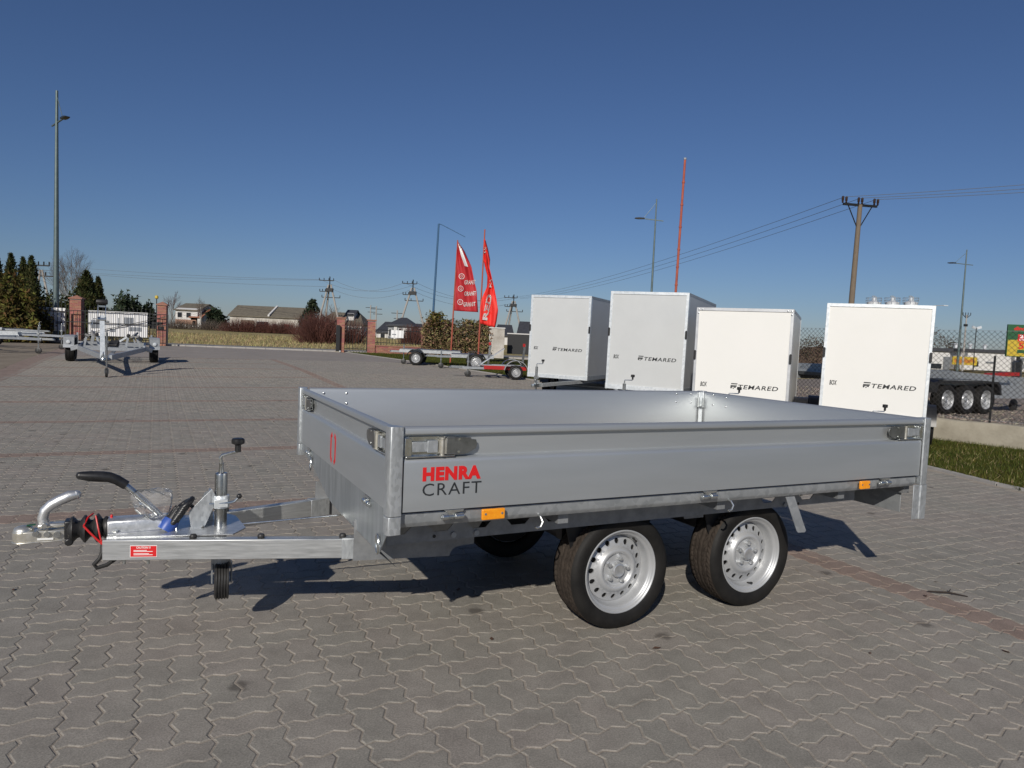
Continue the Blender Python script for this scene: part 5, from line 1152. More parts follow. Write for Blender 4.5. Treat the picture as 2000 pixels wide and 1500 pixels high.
# wooden power pole with cross arm
p = foot(1655, 33); q = at(1680, 400, 33) - p
t = thing('power_pole', 'wooden power pole with a cross arm and paired insulators behind the white box trailers', 'power pole', p)
m = MB(); m.tube([(0, 0, 0), q * .5, q], [.14, .125, .10], 12); m.build('pole', 'wood_pole', t)
ca = Vector((.985, .17, 0)); INS = []
m = MB(); m.bar(q - ca * .85 + Vector((0, 0, -.02)), q + ca * .85 + Vector((0, 0, -.02)), .09, .10); m.build('cross_arm', 'iron', t)
for s in (-1, 1):
    m = MB(); m.bar(q + ca * s * .60 + Vector((0, 0, -.06)), q * .86, .035, .035); m.build('strut', 'iron', t)
for s in (-.8, 0, .8):
    for d_ in (-.09, .09):
        m = MB(); c = q + ca * (s + d_) + Vector((0, 0, .02)); m.lathe([(.02, 0), (.05, .05), (.03, .08), (.055, .12), (.055, .28), (.03, .31), (0, .32)], c, (0, 0, 1), 10); m.build('insulator', 'insulator', t)
    INS.append(p + q + ca * s + Vector((0, 0, .30)))
def wire(name, pts, sag, r, label, group):
    m = MB()
    for q_, (a, b) in enumerate(zip(pts[:-1], pts[1:])):
        sg_ = sag[q_] if isinstance(sag, tuple) else sag
        P = [a.lerp(b, i / 16) - Vector((0, 0, sg_ * 4 * (i / 16) * (1 - i / 16))) for i in range(17)]; m.tube(P, r, 5)
    return tag(m.build(name, 'wire', smooth=60), label, 'wire', group)
# A shaped concrete pylons in the distance
def a_pylon(px_, D, top_py, spread, label, single=False):
    p = foot(px_, D); h = H_at(px_, top_py, D) - p.z
    t = thing('power_pylon', label, 'pylon', p, 0, 'concrete A frame pylons beyond the field')
    for s, y in ((-1, 0), (1, 0)) + (((-.55, 1.2),) if not single else ()):
        m = MB(); m.tube([(s * spread, y, 0), (s * .16, y * .2, h * .86)], [.15, .11], 8); m.build('leg', 'concrete_pole', t)
    m = MB(); m.box((-.45, -.25, h * .74), (.45, .25, h * .80)); m.cyl((-.5, 0, h * .78), (.5, 0, h * .78), .14, 10); m.build('switch_box', 'iron', t)
    m = MB(); m.tube([(0, 0, h * .80), (0, 0, h)], .07, 8); m.build('mast_head', 'iron', t)
    for z, w0_, w1_2 in ((.93, -1.4, .5), (.74, -1.3, -.2), (.64, -1.0, 1.4)):
        m = MB(); m.box((w0_, -.05, h * z - .05), (w1_2, .05, h * z + .05))
        for x in np.linspace(w0_, w1_2, 4): m.cyl((x, 0, h * z), (x, 0, h * z + .32), .055, 6)
        m.build('cross_arm', 'iron', t)
    return p + Vector((0, 0, h))
PA = a_pylon(641, 95, 540, 1.75, 'A frame power pylon above the red brown shrubs, leftmost of the three')
PB = a_pylon(803, 95, 546, 2.05, 'A frame power pylon above the dark roofed houses left of the flags', True)
PC = a_pylon(1000, 108, 575, 1.7, 'A frame power pylon between the flags and the grey box trailer')
p80 = foot(80, 80); h80 = H_at(78, 515, 80) - p80.z
t = thing('power_pylon', 'power pylon between the tall thujas and the street lamp', 'pylon', p80)
for s in (-1, 1):
    m = MB(); m.tube([(s * .9 + (.6 if s > 0 else 0), 0, 0), (s * .1, 0, h80 * .9)], [.14, .1], 8); m.build('leg', 'concrete_pole', t)
for z, w in ((.97, .9), (.80, 1.5)):
    m = MB(); m.box((-w, -.06, h80 * z - .06), (w, .06, h80 * z + .06))
    for x in np.linspace(-w, w, 4): m.cyl((x, 0, h80 * z), (x, 0, h80 * z + .45), .07, 6)
    m.build('cross_arm', 'iron', t)
WG = 'overhead power wires'
for k, I_ in enumerate(INS):
    wire('power_wire', [at(2420, (322, 334, 344)[k], 27), I_, PC + Vector((-1.5 + k * 1.2, 0, -.6))], (.10, .9), .011, '%s of the three wires passing the wooden power pole' % ('uppermost', 'middle', 'lowest')[k], WG)
for k in range(3):
    o = Vector((-1.2 + .9 * k, 0, -.45 - .9 * (k % 2)))
    wire('power_wire', [at(-300, 468 + 9 * k, 120), PA + o, PB + o, PC + o], 1.3, .016, '%s thin wire strung between the far A frame pylons' % ('upper', 'middle', 'lower')[k], 'wires between the far pylons')
for px_, D, tp_ in ((722, 130, 596), (733, 115, 598), (774, 110, 606)):
    p = foot(px_, D); h = H_at(px_, tp_, D) - p.z
    t = thing('utility_pole', {722: 'far utility pole, left one of the pair above the gate pillar', 733: 'far utility pole, right one of the pair above the gate pillar', 774: 'far utility pole in front of the grey hip roofed house'}[px_], 'power pole', p)
    m = MB(); m.cyl((0, 0, 0), (0, 0, h), .13, 8, .1); m.build('pole', 'concrete_pole', t)
    m = MB(); m.box((-.9, -.05, h - .5), (.9, .05, h - .4)); m.box((-.5, -.05, h - 1.3), (1.0, .05, h - 1.2)); m.build('cross_arm', 'iron', t)

# ------------------------------------------------------------------ flags
def flag(base_px, top_px, D, rows, m_, label, wav, extra):
    p = foot(*base_px[:1], D); q = at(*top_px, D) - p
    t = thing('flag', label, 'flag', p, 0, 'tall red advertising flags')
    m = MB(); m.tube([(0, 0, 0), q], [.035, .026], 8); m.build('pole', 'red_pole', t)
    # rows: (pixel y, left x, right x) of the cloth's edges
    N = 15; m = MB(); pts = {}
    def depth(s, t_): return wav * math.sin(s * 7 + t_ * 5) * (.15 + s) + .5 * wav * math.sin(s * 15 - t_ * 9)
    ry = [r[0] for r in rows]
    K = 40
    for i in range(K + 1):
        y = ry[0] + (ry[-1] - ry[0]) * i / K; xl = np.interp(y, ry, [r[1] for r in rows]); xr = np.interp(y, ry, [r[2] for r in rows])
        for j in range(N + 1):
            s = j / N; yy = y + (rows[-1][3] if len(rows[-1]) > 3 else 0) * s * (i / K)
            v = at(xl + (xr - xl) * s, yy, D) - p; v.y += depth(s, i / K) - .03; m.v.append(tuple(v))
    for i in range(K):
        for j in range(N): a = i * (N + 1) + j; m.f.append((a, a + 1, a + N + 2, a + N + 1))
    cl = m.build('cloth', m_, t, smooth=60, recalc=False)
    sol = cl.modifiers.new('thickness', 'SOLIDIFY'); sol.thickness = .004
    extra(t, cl, p, lambda x, y: at(x, y, D) - p, depth, rows)
    return t
def warp(o, fn):
    for v in o.data.vertices: v.co = fn(v.co)
    o.data.update()
def ex1(t, cl, p, P, depth, rows):
    ry = [r[0] for r in rows]
    def fn(c):       # lettering was laid out in pixels (x, y down) / 100
        x, y = c.x * 100, -c.z * 100; xl = np.interp(y, ry, [r[1] for r in rows]); xr = np.interp(y, ry, [r[2] for r in rows])
        s = min(1, max(0, (x - xl) / max(xr - xl, 1))); v = P(x, y); v.y += depth(s, (y - ry[0]) / (ry[-1] - ry[0])) - .055; return v
    for y0, w_, x0 in ((556, 22, 907), (578, 23, 907), (599, 24, 905)):
        o = text('GRANIT', w_ / 100, .085, 'white_print', cl, (x0 / 100, 0, -y0 / 100), (1, 0, .03), (0, 0, 1), bold=.03); warp(o, fn)
    for y0, x0 in ((540, 902), (564, 900), (590, 899)):
        m = MB(); k = 18; a = [(x0 / 100 + .055 * math.cos(2 * math.pi * i / k), 0, -y0 / 100 + .055 * math.sin(2 * math.pi * i / k)) for i in range(k)]; b = [(x0 / 100 + .047 * math.cos(2 * math.pi * i / k), 0, -y0 / 100 + .047 * math.sin(2 * math.pi * i / k)) for i in range(k)]
        m.add(a + b, [(i, (i + 1) % k, k + (i + 1) % k, k + i) for i in range(k)]); o = m.build('ring', 'white_print', cl, smooth=0, recalc=False); warp(o, fn)
        o = text('G', .042, .050, 'white_print', cl, ((x0 - 2.1) / 100, 0, -(y0 + 2.5) / 100), (1, 0, 0), (0, 0, 1), bold=.01); warp(o, fn)
    m = MB(); q = [(895, 476), (899, 478), (906, 498), (914, 521), (908, 520), (901, 500)]; m.v = [(x / 100, 0, -y / 100) for x, y in q]; m.f = [tuple(range(6))]
    bm = bmesh.new(); me = m.mesh('s', None, 0, False); bm.from_mesh(me); bmesh.ops.triangulate(bm, faces=bm.faces); bmesh.ops.subdivide_edges(bm, edges=bm.edges, cuts=4, use_grid_fill=True); bm.to_mesh(me); bm.free(); me.materials.append(M['white_print']); o = link('white_stripe', me, cl); warp(o, fn)
flag((881, 690), (894, 469), 30, [(474, 893.5, 896), (490, 892.5, 907), (520, 891, 921), (545, 890, 926), (565, 889, 931), (607, 887.5, 934, 3)], 'flag_red', 'dark red flag with white GRANIT lettering and a white stripe', .075, ex1)
def ex2(t, cl, p, P, depth, rows):
    ry = [r[0] for r in rows]
    def fn(c):
        x, y = c.x * 100, -c.z * 100; xl = np.interp(y, ry, [r[1] for r in rows]); xr = np.interp(y, ry, [r[2] for r in rows])
        s = min(1, max(0, (x - xl) / max(xr - xl, 1))); v = P(x, y); v.y += depth(s, (y - ry[0]) / (ry[-1] - ry[0])) - .06; return v
    o = text('RED', .50, .095, 'white_print', cl, (9.515, 0, -6.26), (.20, 0, 1), (-1, 0, .20), bold=.04); warp(o, fn)
    o = text('MA', .17, .05, 'white_print', cl, (9.600, 0, -5.62), (.10, 0, 1), (-1, 0, .1), bold=.03); warp(o, fn)
    o = text('TE', .14, .045, 'white_print', cl, (9.490, 0, -4.97), (.05, 0, 1), (-1, 0, .05), bold=.03); warp(o, fn)
flag((935, 700), (947, 448), 28, [(468, 945.5, 948), (485, 944.5, 953), (505, 944, 957), (520, 947, 956), (540, 952, 961), (560, 951, 966), (580, 942, 970), (600, 938, 973), (620, 937, 970), (632, 938, 967, 8)], 'flag_scarlet', 'bright red twisted flag with white letters reading upward', .09, ex2)
# ------------------------------------------------------------------ trees, shrubs, hedges
def leaf_cloud(name, P, size, m, parent, up=0, aspect=1.6, kind=None):
    """one small bent leaf spray per point"""
    n = len(P); a = nrg.normal(size=(n, 3)); a[:, 2] = a[:, 2] * (1 - up) + up * 1.6; a /= np.linalg.norm(a, axis=1)[:, None]
    b = np.cross(a, nrg.normal(size=(n, 3))); b /= np.linalg.norm(b, axis=1)[:, None]
    s = (size * nrg.uniform(.6, 1.4, n))[:, None]
    V = np.stack([P - b * s * .5, P + a * s * aspect * .5 - b * s * .15, P + a * s * aspect, P + b * s * .5 + a * s * .3], 1).reshape(-1, 3)
    return raw(name, V, np.arange(4 * n).reshape(-1, 4), m, parent=parent, kind=kind)
def thuja(px_, D, top_py, r, label, n=3200, shape=2.6, m='thuja', py=640):
    p = foot(px_, D, py); h = H_at(px_, top_py, D) - p.z
    t = thing('thuja', label, 'tree', p, 0, 'thuja trees on the left')
    z = nrg.uniform(0, 1, n) ** 1.05; rad = r * (1 - z ** shape) * (1 - .25 * np.clip(.12 - z, 0, 1) / .12) * (1 + .12 * np.sin(z * 23)); a = nrg.uniform(0, 2 * np.pi, n)
    lob = 1 + .14 * np.sin(3 * a + z * 6) + .10 * np.sin(7 * a - 9 * z); q = rad * lob * nrg.uniform(.72, 1.06, n)
    leaf_cloud('crown', np.stack([q * np.cos(a), q * np.sin(a), z * h + .05], 1), .16 * max(.6, r), m, t, up=.75)
    mb = MB(); mb.lathe([(r * .72 * (1 - k ** shape) + .01, k * h * .95) for k in np.linspace(0.02, 1, 12)], n=12); mb.build('inner_branches', m, t)
    mb = MB(); mb.cyl((0, 0, -.1), (0, 0, h * .5), .08, 8); mb.build('trunk', 'bark', t)
    return t
for px_, D, tp_, r, lb in ((-6, 45, 500, .60, 'tall narrow thuja cut by the left picture edge'), (21, 45, 499, .66, 'tall narrow thuja standing second from the left picture edge'), (45, 45.5, 505, .60, 'narrow thuja, left half of the dense pair above the bush'), (61, 45, 503, .62, 'narrow thuja, right half of the dense pair beside the far pylon'), (168, 47, 534, .90, 'wide cone shaped thuja behind the pillar with boat trailer'), (191, 49, 544, .62, 'smaller dark thuja right of the wide cone shaped one')):
    thuja(px_, D, tp_, r, lb)
def bush(px_, D, w, d, h, label, m, n=4000, size=.12, name='bush', cat='bush', py=650, core=True, yaw=0, group=None, flat=False):
    p = foot(px_, D, py); t = thing(name, label, cat, p, yaw, group)
    v = nrg.normal(size=(n, 3)); v /= np.linalg.norm(v, axis=1)[:, None]; v[:, 2] = np.abs(v[:, 2])
    pw = .55 if flat else .85
    v = np.sign(v) * np.abs(v) ** pw
    lob = 1 + .16 * np.sin(v[:, 0] * 5 + 1) * np.sin(v[:, 1] * 6) + .12 * np.sin(v[:, 2] * 9 + v[:, 0] * 7)
    rr = lob * nrg.uniform(.72, 1.08, n)
    leaf_cloud('crown', v * rr[:, None] * np.array([w / 2, d / 2, h]), size, m, t)
    if core:
        mb = MB(); mb.ball((0, 0, 0), 1, 16); mb.v = [(x * w * .39, y * d * .39, max(z, 0) * h * .80) for x, y, z in mb.v]; mb.build('inner_branches', m, t)
    return t
bush(22, 34.5, 2.9, 2.2, 2.75, 'large yellow green bush in front of the thujas at the left edge', 'bush_leaf', 6500, .13)
bush(104, 46, 3.2, 1.6, 2.6, 'dark clipped hedge behind the left iron fence', 'thuja', 4000, .14, 'hedge', 'hedge', flat=True)
bush(222, 60, 4.2, 3, 1.7, 'dark evergreen bushes behind the sliding gate', 'conifer', 3500, .22)
for px_, D, w, h, lb in ((243, 105, 3.0, 4.2, 'dark round pine behind the gate, tallest of the far pines'), (264, 110, 2.2, 3.7, 'dark pine just right of the tallest far pine'), (289, 112, 1.8, 3.2, 'small dark pine left of the yellow lamp'), (372, 118, 2.6, 2.2, 'dark conifer in front of the white building'), (422, 112, 2.6, 2.9, 'small dark tree left of the old barn')):
    bush(px_, D, w, w, h, lb, 'conifer', 1500, .34, 'pine_tree', 'tree', group='dark trees beyond the field')
def spruce(px_, D, top_py, r, label):
    p = foot(px_, D); h = H_at(px_, top_py, D) - p.z; t = thing('spruce_tree', label, 'tree', p)
    P = []
    for k in range(16):
        z = .12 + .86 * k / 16; R_ = r * (1 - z) ** .8
        for j in range(11):
            a = rng.uniform(0, 6.28)
            for i in range(9):
                s = (i + rng.random()) / 9; P.append((R_ * s * math.cos(a), R_ * s * math.sin(a), h * z - .25 * R_ * s + rng.uniform(-.08, .08)))
    leaf_cloud('crown', np.array(P), .26, 'conifer', t); mb = MB(); mb.cyl((0, 0, 0), (0, 0, h * .98), .12, 8, .02); mb.build('trunk', 'bark', t)
spruce(608, 98, 582, 3.0, 'dark spruce behind the red brown shrubs')
def bare_tree(px_, D, top_py, spread, label, m='twig', tm='bark', py=640, depth=5, name='bare_tree', trunks=1, thin=.9, group=None):
    p = foot(px_, D, py); h = H_at(px_, top_py, D) - p.z; t = thing(name, label, 'tree', p, 0, group)
    br, tr_ = MB(), MB()
    def grow(a, d, ln, r, lev):
        b = a + d * ln; mid = a.lerp(b, .5) + Vector((rng.gauss(0, .05), rng.gauss(0, .05), 0)) * ln
        (tr_ if lev >= depth - 1 else br).tube([a, mid, b], [r, r * .8, r * .6], 5 if lev > 2 else 3, cap=False)
        if lev == 0: return
        for k in range(3 if lev < depth else 5):
            t_ = rng.uniform(.35, 1); a2 = a.lerp(b, t_); nd = (d + Vector((rng.gauss(0, spread), rng.gauss(0, spread), rng.uniform(-.05, .25)))).normalized()
            grow(a2, nd, ln * rng.uniform(.52, .72), r * .5, lev - 1)
        if lev > 1: grow(b, (d + Vector((rng.gauss(0, .12), rng.gauss(0, .12), .1))).normalized(), ln * .62, r * .6, lev - 1)
    for k in range(trunks):
        grow(Vector((rng.uniform(-.3, .3) * (trunks > 1), rng.uniform(-.3, .3) * (trunks > 1), 0)), Vector((rng.gauss(0, .10), rng.gauss(0, .1), 1)).normalized(), h * .42, h * .013 * thin, depth)
    zm = max(v[2] for v in br.v); f = h / zm
    for b_ in (br, tr_): b_.v = [(x, y, z * f) for x, y, z in b_.v]
    tr_.build('trunk', tm, t, recalc=False); br.build('crown', m, t, smooth=0, recalc=False)
    return t
bare_tree(136, 66, 478, .42, 'bare white birch beside the tall left street lamp', 'grey_twig', 'birch_bark', trunks=2, thin=.55, depth=6)
BG = 'bare trees beyond the field'
for px_, D, tp_, lb, m_ in ((333, 125, 566, 'reddish bare poplar behind the brick gate pillar', 'red_twig'), (392, 108, 577, 'slim bare birch left of the old barn', 'grey_twig'), (406, 115, 592, 'short bare birch right of the slim one', 'grey_twig'), (655, 130, 592, 'grey bare tree behind the second barn roof', 'grey_twig')):
    bare_tree(px_, D, tp_, .30, lb, m_, 'birch_bark' if 'birch' in lb else 'bark', depth=5, group=BG)
def twig_shrub(px_, D, w, h, label, m, n=900, d=None, name='shrub', py=660, group=None, kind=None):
    p = foot(px_, D, py); t = thing(name, label, 'shrub', p, 0, group); V, F = [], []
    d = d or w; mb = MB()
    for i in range(n):
        a = Vector((rng.gauss(0, .22) * w, rng.gauss(0, .22) * d, 0)); out = Vector((a.x / w, a.y / d, 0)) * 1.6
        L_ = h * rng.uniform(.5, 1.05) * max(.35, 1 - (a.x / w) ** 2 * 1.9); dr = (Vector((out.x + rng.gauss(0, .22), out.y + rng.gauss(0, .22), 1))).normalized()
        b = a + dr * L_ * .6; c = b + (dr + Vector((rng.gauss(0, .2), rng.gauss(0, .2), 0))) * L_ * .4
        mb.tube([a, b, c], [.016, .011, .004], 3, cap=False)
    mb.build('stems', m, t, smooth=0, recalc=False, kind='stuff'); return t
twig_shrub(626, 58, 2.9, 2.75, 'large bare red brown shrub left of the small iron gate', 'red_twig', 1500)
twig_shrub(689, 60, 1.7, 2.3, 'bare red brown shrub seen through the small iron gate', 'red_twig', 500)
twig_shrub(806, 66, 1.9, 2.0, 'bare red brown shrub behind the iron fence and notice', 'red_twig', 600)
for px_, lb in ((468, 'left'), (512, 'middle'), (556, 'right')):
    twig_shrub(px_, 88, 4.6, 1.75, 'purple brown thicket in front of the old barn, %s one of three' % lb, 'red_twig', 800, 1.2, group='thickets along the far field edge')
for px_, lb in ((350, 'low bare thicket below the white building'), (410, 'low bare thicket below the slim birches')):
    twig_shrub(px_, 90, 4.6, 1.5, lb, 'grey_twig', 450, 1.2, group='thickets along the far field edge')
# dry creeper hedge on the fence behind the small trailers
def creeper(px0, px1, b, h, label):
    a0, a1 = fa(px0, b), fa(px1, b); ln = a1 - a0; t = thing('hedge', label, 'hedge', fl(a0, b), fyaw)
    n = 9000; x = nrg.uniform(-.2, ln + .2, n); top = h * (1 + .10 * np.sin(x * 2.7) + .08 * np.sin(x * 6.1)); z = top * nrg.uniform(0, 1, n) ** .8; y = nrg.normal(0, .26, n) * (1 - .3 * z / h)
    leaf_cloud('dry_leaves', np.stack([x, y, z], 1), .10, 'dry_ivy', t)
    n = 1500; x = nrg.uniform(0, ln, n); z = h * nrg.uniform(.2, 1.1, n); y = nrg.normal(0, .3, n); leaf_cloud('green_leaves', np.stack([x, y, z], 1), .09, 'ivy_green', t)
    n = 700; x = ln * .15 + nrg.normal(0, .22, n); z = h * (.75 + .5 * nrg.uniform(0, 1, n)); leaf_cloud('green_leaves', np.stack([x, nrg.normal(0, .2, n), z], 1), .12, 'bush_leaf', t)
    mb = MB(); mb.box((0, -.06, 0), (ln, .06, h * .55)); mb.build('inner_branches', 'dry_ivy', t)
    mb = MB()
    for i in range(140):
        q = Vector((rng.uniform(0, ln), rng.gauss(0, .22), h * rng.uniform(.6, .95))); mb.tube([q, q + Vector((rng.gauss(0, .25), rng.gauss(0, .15), .22)), q + Vector((rng.gauss(0, .45), rng.gauss(0, .2), rng.uniform(-.05, .38)))], [.008, .006, .003], 3, cap=False)
    mb.build('stems', 'twig', t, smooth=0, recalc=False, kind='stuff')
creeper(832, 951, -.5, 1.95, 'dry brown creeper hedge behind the small flat trailers')
def wall_box(px0, px1, D, z0, z1, th, m, name, label, cat):
    a, b = foot(px0, D), foot(px1, D); t = thing(name, label, cat, a, math.atan2(b.y - a.y, b.x - a.x)); ln = (b - a).length
    mb = MB(); mb.box((0, 0, z0), (ln, th, z1)); mb.build('wall', m, t, bevel=.01); mb = MB(); mb.box((-.03, -.03, z1), (ln + .03, th + .03, z1 + .06)); mb.build('coping', 'plaster_white', t)
    return t
wall_box(955, 985, 41, 0, 1.72, .2, 'plaster', 'garden_wall', 'white rendered wall behind the bright red flag', 'wall')  # dim blotchy plaster, partial shadow on the white wall put into its colour
wall_box(991, 1040, 43, .25, 1.45, .06, 'black_paint', 'panel_fence', 'dark panel fence with a pale top rail left of the grey box trailer', 'fence')

# ------------------------------------------------------------------ far buildings
def house(px0, px1, D, eave_py, ridge_py, depth_, wallm, roofm, label, hip=0.0, base_dz=-.3, wins=(), name='house', cat='house', yaw=0, dormer=None, over=.25, group=None):
    a, b = foot(px0, D), foot(px1, D); w = (b - a).length; gz = min(a.z, b.z) + base_dz; mx = (px0 + px1) / 2
    e = H_at(mx, eave_py, D) - gz; r = H_at(mx, ridge_py, D + depth_ / 2) - gz
    t = thing(name, label, cat, (a.x, a.y, gz), yaw, group)
    mb = MB(); mb.prism([(0, 0), (depth_, 0), (depth_, e), (depth_ / 2, r - .1 if not hip else e), (0, e)], (0, 0, 0), (0, 1, 0), (0, 0, 1), (w, 0, 0)); wl = mb.build('wall', wallm, t, smooth=0)
    o = over; h0 = hip * w / 2; th = .12
    A_ = [(-o, -o, e - .1), (w + o, -o, e - .1), (w + o, depth_ + o, e - .1), (-o, depth_ + o, e - .1), (-o + h0 + (o if hip else 0), depth_ / 2, r), (w + o - h0 - (o if hip else 0), depth_ / 2, r)]
    V = A_ + [(x, y, z - th) for x, y, z in A_]
    mb = MB(); mb.add(V, [(0, 1, 5, 4), (2, 3, 4, 5), (1, 2, 5), (3, 0, 4), (6, 10, 11, 7), (8, 11, 10, 9), (7, 11, 8), (9, 10, 6), (0, 6, 7, 1), (1, 7, 8, 2), (2, 8, 9, 3), (3, 9, 6, 0)]) if hip else mb.add(V, [(0, 1, 5, 4), (2, 3, 4, 5), (6, 10, 11, 7), (8, 11, 10, 9), (0, 6, 7, 1), (2, 8, 9, 3), (1, 7, 11, 5), (5, 11, 8, 2), (0, 4, 10, 6), (4, 3, 9, 10)])
    rf = mb.build('roof', roofm, t, smooth=0)
    for x0, x1, z0, z1, m_ in wins:
        mb = MB(); mb.box((w * x0, -.05, e * z0), (w * x1, .03, e * z1)); f = mb.build('window' if m_ == 'window_dark' else ('door' if 'door' in m_ else 'wall_panel'), m_, t, smooth=0)
        if m_ == 'window_dark':
            mb = MB(); mb.box((w * x0 - .06, -.035, e * z0 - .06), (w * x1 + .06, .02, e * z1 + .06)); mb.build('frame', 'plaster_white', f, smooth=0)
    return t, w, e, r
W_ = 'window_dark'
t, w, e, r = house(448, 582, 104, 617, 598, 7, 'plaster', 'roof_brown', 'old barn with a long brown roof beyond the field', hip=.0, base_dz=-.6, wins=((.16, .36, 0, .75, 'bark'), (.40, .56, 0, .70, 'window_dark'), (.79, .87, 0, .62, 'door_red'), (.62, .68, .3, .6, W_)), name='barn', cat='barn')
mb = MB(); mb.box((w * .56, -.32, e * .9), (w * .585, 3.5, r - .02)); mb.v = [(x, y, (e - .05 + (r - e) * max(0, y + .2) / 3.7) + (.22 if z > e else 0)) for x, y, z in mb.v]; mb.build('gable_strip', 'plaster_white', t, smooth=0)
house(622, 706, 98, 631, 610, 7, 'plaster_white', 'roof_brown', 'barn with a sagging brown roof behind the small iron gate', hip=.35, base_dz=-.6, wins=((.55, .95, .1, .9, 'plaster_white'), (.7, .76, .35, .7, W_)), name='barn', cat='barn')
house(676, 690, 99, 612, 605, 3, 'plaster_white', 'roof_dark', 'small white gable rising over the second barn roof', base_dz=0, name='gable_house', cat='house')
house(757, 804, 88, 634, 620, 6, 'house_grey', 'roof_dark', 'grey house with a dark hip roof and white porch', hip=.75, wins=((.25, .38, .1, .9, 'plaster_white'), (.62, .80, .1, .8, 'plaster_white'), (.05, .15, .3, .7, W_), (.45, .55, .2, .75, W_)))
house(735, 762, 92, 647, 628, 7, 'plaster_white', 'roof_dark', 'low house with a steep black roof right of the gate pillar', hip=.5, wins=((.3, .6, .2, .7, W_),))
house(803, 822, 95, 641, 632, 5, 'plaster_white', 'roof_dark', 'small white house with a dark roof left of the dry hedge', hip=.4, wins=((.3, .6, .3, .7, W_),))
house(968, 1000, 82, 653, 634, 6, 'plaster_white', 'roof_dark', 'dark roofed house behind the white garden wall', hip=.1, wins=((.3, .5, .2, .7, W_),))
house(1012, 1040, 78, 655, 628, 6, 'plaster_white', 'roof_dark', 'dark roofed house with a white gable beside the grey box trailer', hip=.1, wins=((.1, .5, .2, .8, W_),))
house(342, 385, 112, 604, 592, 8, 'plaster_white', 'roof_brown', 'white building with a brown roof left of the far birches', base_dz=-.5, wins=((.0, .95, .30, .52, 'brick_far'), (.1, .3, .62, .85, W_), (.5, .7, .62, .85, W_)))
house(372, 392, 112, 618, 603, 6, 'plaster_white', 'roof_orange', 'small house with an orange roof beside the white building', base_dz=-.5, wins=((.2, .5, .3, .7, W_),))
# white halls and billboard on the right
def hall(px0, px1, D, top_py, label, marks=()):
    a, b = foot(px0, D), foot(px1, D); w = (b - a).length; h = H_at((px0 + px1) / 2, top_py, D) - GZ
    t = thing('hall', label, 'building', (a.x, a.y, GZ - .1), 0)
    mb = MB(); mb.box((0, 0, 0), (w, 14, h)); mb.build('wall', 'plaster_white', t, smooth=0); mb = MB(); mb.box((-.2, -.2, h), (w + .2, 14.2, h + .35)); mb.build('roof', 'roof_dark', t, smooth=0)
    for x0, x1, z0, z1, m_ in marks:
        mb = MB(); mb.box((w * x0, -.06, h * z0), (w * x1, .02, h * z1)); mb.build('window' if m_ == W_ else 'wall_panel', m_, t, smooth=0)
    for k in range(3):
        mb = MB(); x = w * (.2 + .3 * k); mb.lathe([(.18, 0), (.18, .45), (.28, .5), (.28, .6), (0, .68)], (x, 3, h + .35), (0, 0, 1), 12); mb.build('roof_vent', 'tank_white', t)
hall(1795, 1858, 74, 684, 'white hall with a dark roof edge left of the yellow sign', ((.4, .75, .05, .32, W_), (.80, 1.0, .0, .72, 'house_grey')))
hall(1880, 1978, 82, 687, 'long white hall behind the wire fence and thin poles', ((.02, .12, .35, 1.0, 'house_grey'), (.5, .66, .40, .5, 'house_grey'), (.25, .35, .2, .5, W_)))
hall(1985, 2080, 88, 690, 'grey banded hall under the billboard at the right edge', ((.05, .9, .2, .4, 'house_grey'), (.05, .9, .55, .75, 'house_grey')))
p = foot(1864, 70); t = thing('shop_sign', 'long yellow sign with orange figures in front of the white halls', 'sign', (p.x, p.y, GZ))
w = foot(1912, 70).x - p.x; z1, z0 = H_at(1888, 697, 70) - GZ, H_at(1888, 713, 70) - GZ
mb = MB(); mb.box((0, 0, z0), (w, .12, z1)); mb.build('sign_panel', 'sign_yellow', t, smooth=0)
mb = MB()
for k in range(9): mb.prism([(.12 * math.cos(a) * (1 + .4 * (k % 2)), .22 * math.sin(a)) for a in np.linspace(0, 6.28, 9)[:-1]], (w * (.10 + .095 * k), -.015, (z0 + z1) / 2 + .08 * math.sin(k * 2)), (1, 0, 0), (0, 0, 1), (0, .012, 0))
mb.build('figures', 'sign_orange', t, smooth=0)
for x in (.3, w - .3):
    mb = MB(); mb.cyl((x, .06, 0), (x, .06, z0), .06, 8); mb.build('post', 'iron', t)
# billboard
D = 52; p = foot(1967, D); t = thing('billboard', 'green and yellow supermarket billboard at the right edge', 'billboard', (p.x, p.y, GZ), R(-8))
k = D / FPX; z1, z0 = H_at(1985, 634, D) - GZ, H_at(1985, 697, D) - GZ; w = 2.45; h = z1 - z0
mb = MB(); mb.box((0, 0, z0), (w, .18, z1)); bd = mb.build('panel', 'sign_green', t, bevel=.02)
mb = MB(); mb.prism([(.05, z0 + .05)] + [(.05, z0 + h * .52)] + [(.05 + (w * .9) * math.sin(R(a)), z0 + h * .52 + h * .26 * (1 - math.cos(R(a)))) for a in range(10, 91, 10)] + [(w - .05, z0 + h * .8), (w - .05, z0 + h * .35), (w * .62, z0 + .05)], (0, -.006, 0), (1, 0, 0), (0, 0, 1), (0, .004, 0)); mb.build('poster', 'sign_yellow', bd, smooth=0)
mb = MB(); mb.prism([(.70, z0 + h * .48), (1.75, z0 + h * .48), (1.75, z0 + h * .70), (.70, z0 + h * .70)], (0, -.012, 0), (1, 0, 0), (0, 0, 1), (0, .004, 0)); mb.build('red_patch', 'red_print', bd, smooth=0)
mb = MB(); mb.prism([(.72, z0 + h * .12), (1.7, z0 + h * .12), (1.7, z0 + h * .22), (.72, z0 + h * .22)], (0, -.012, 0), (1, 0, 0), (0, 0, 1), (0, .004, 0)); mb.build('green_patch', 'sign_green', bd, smooth=0)
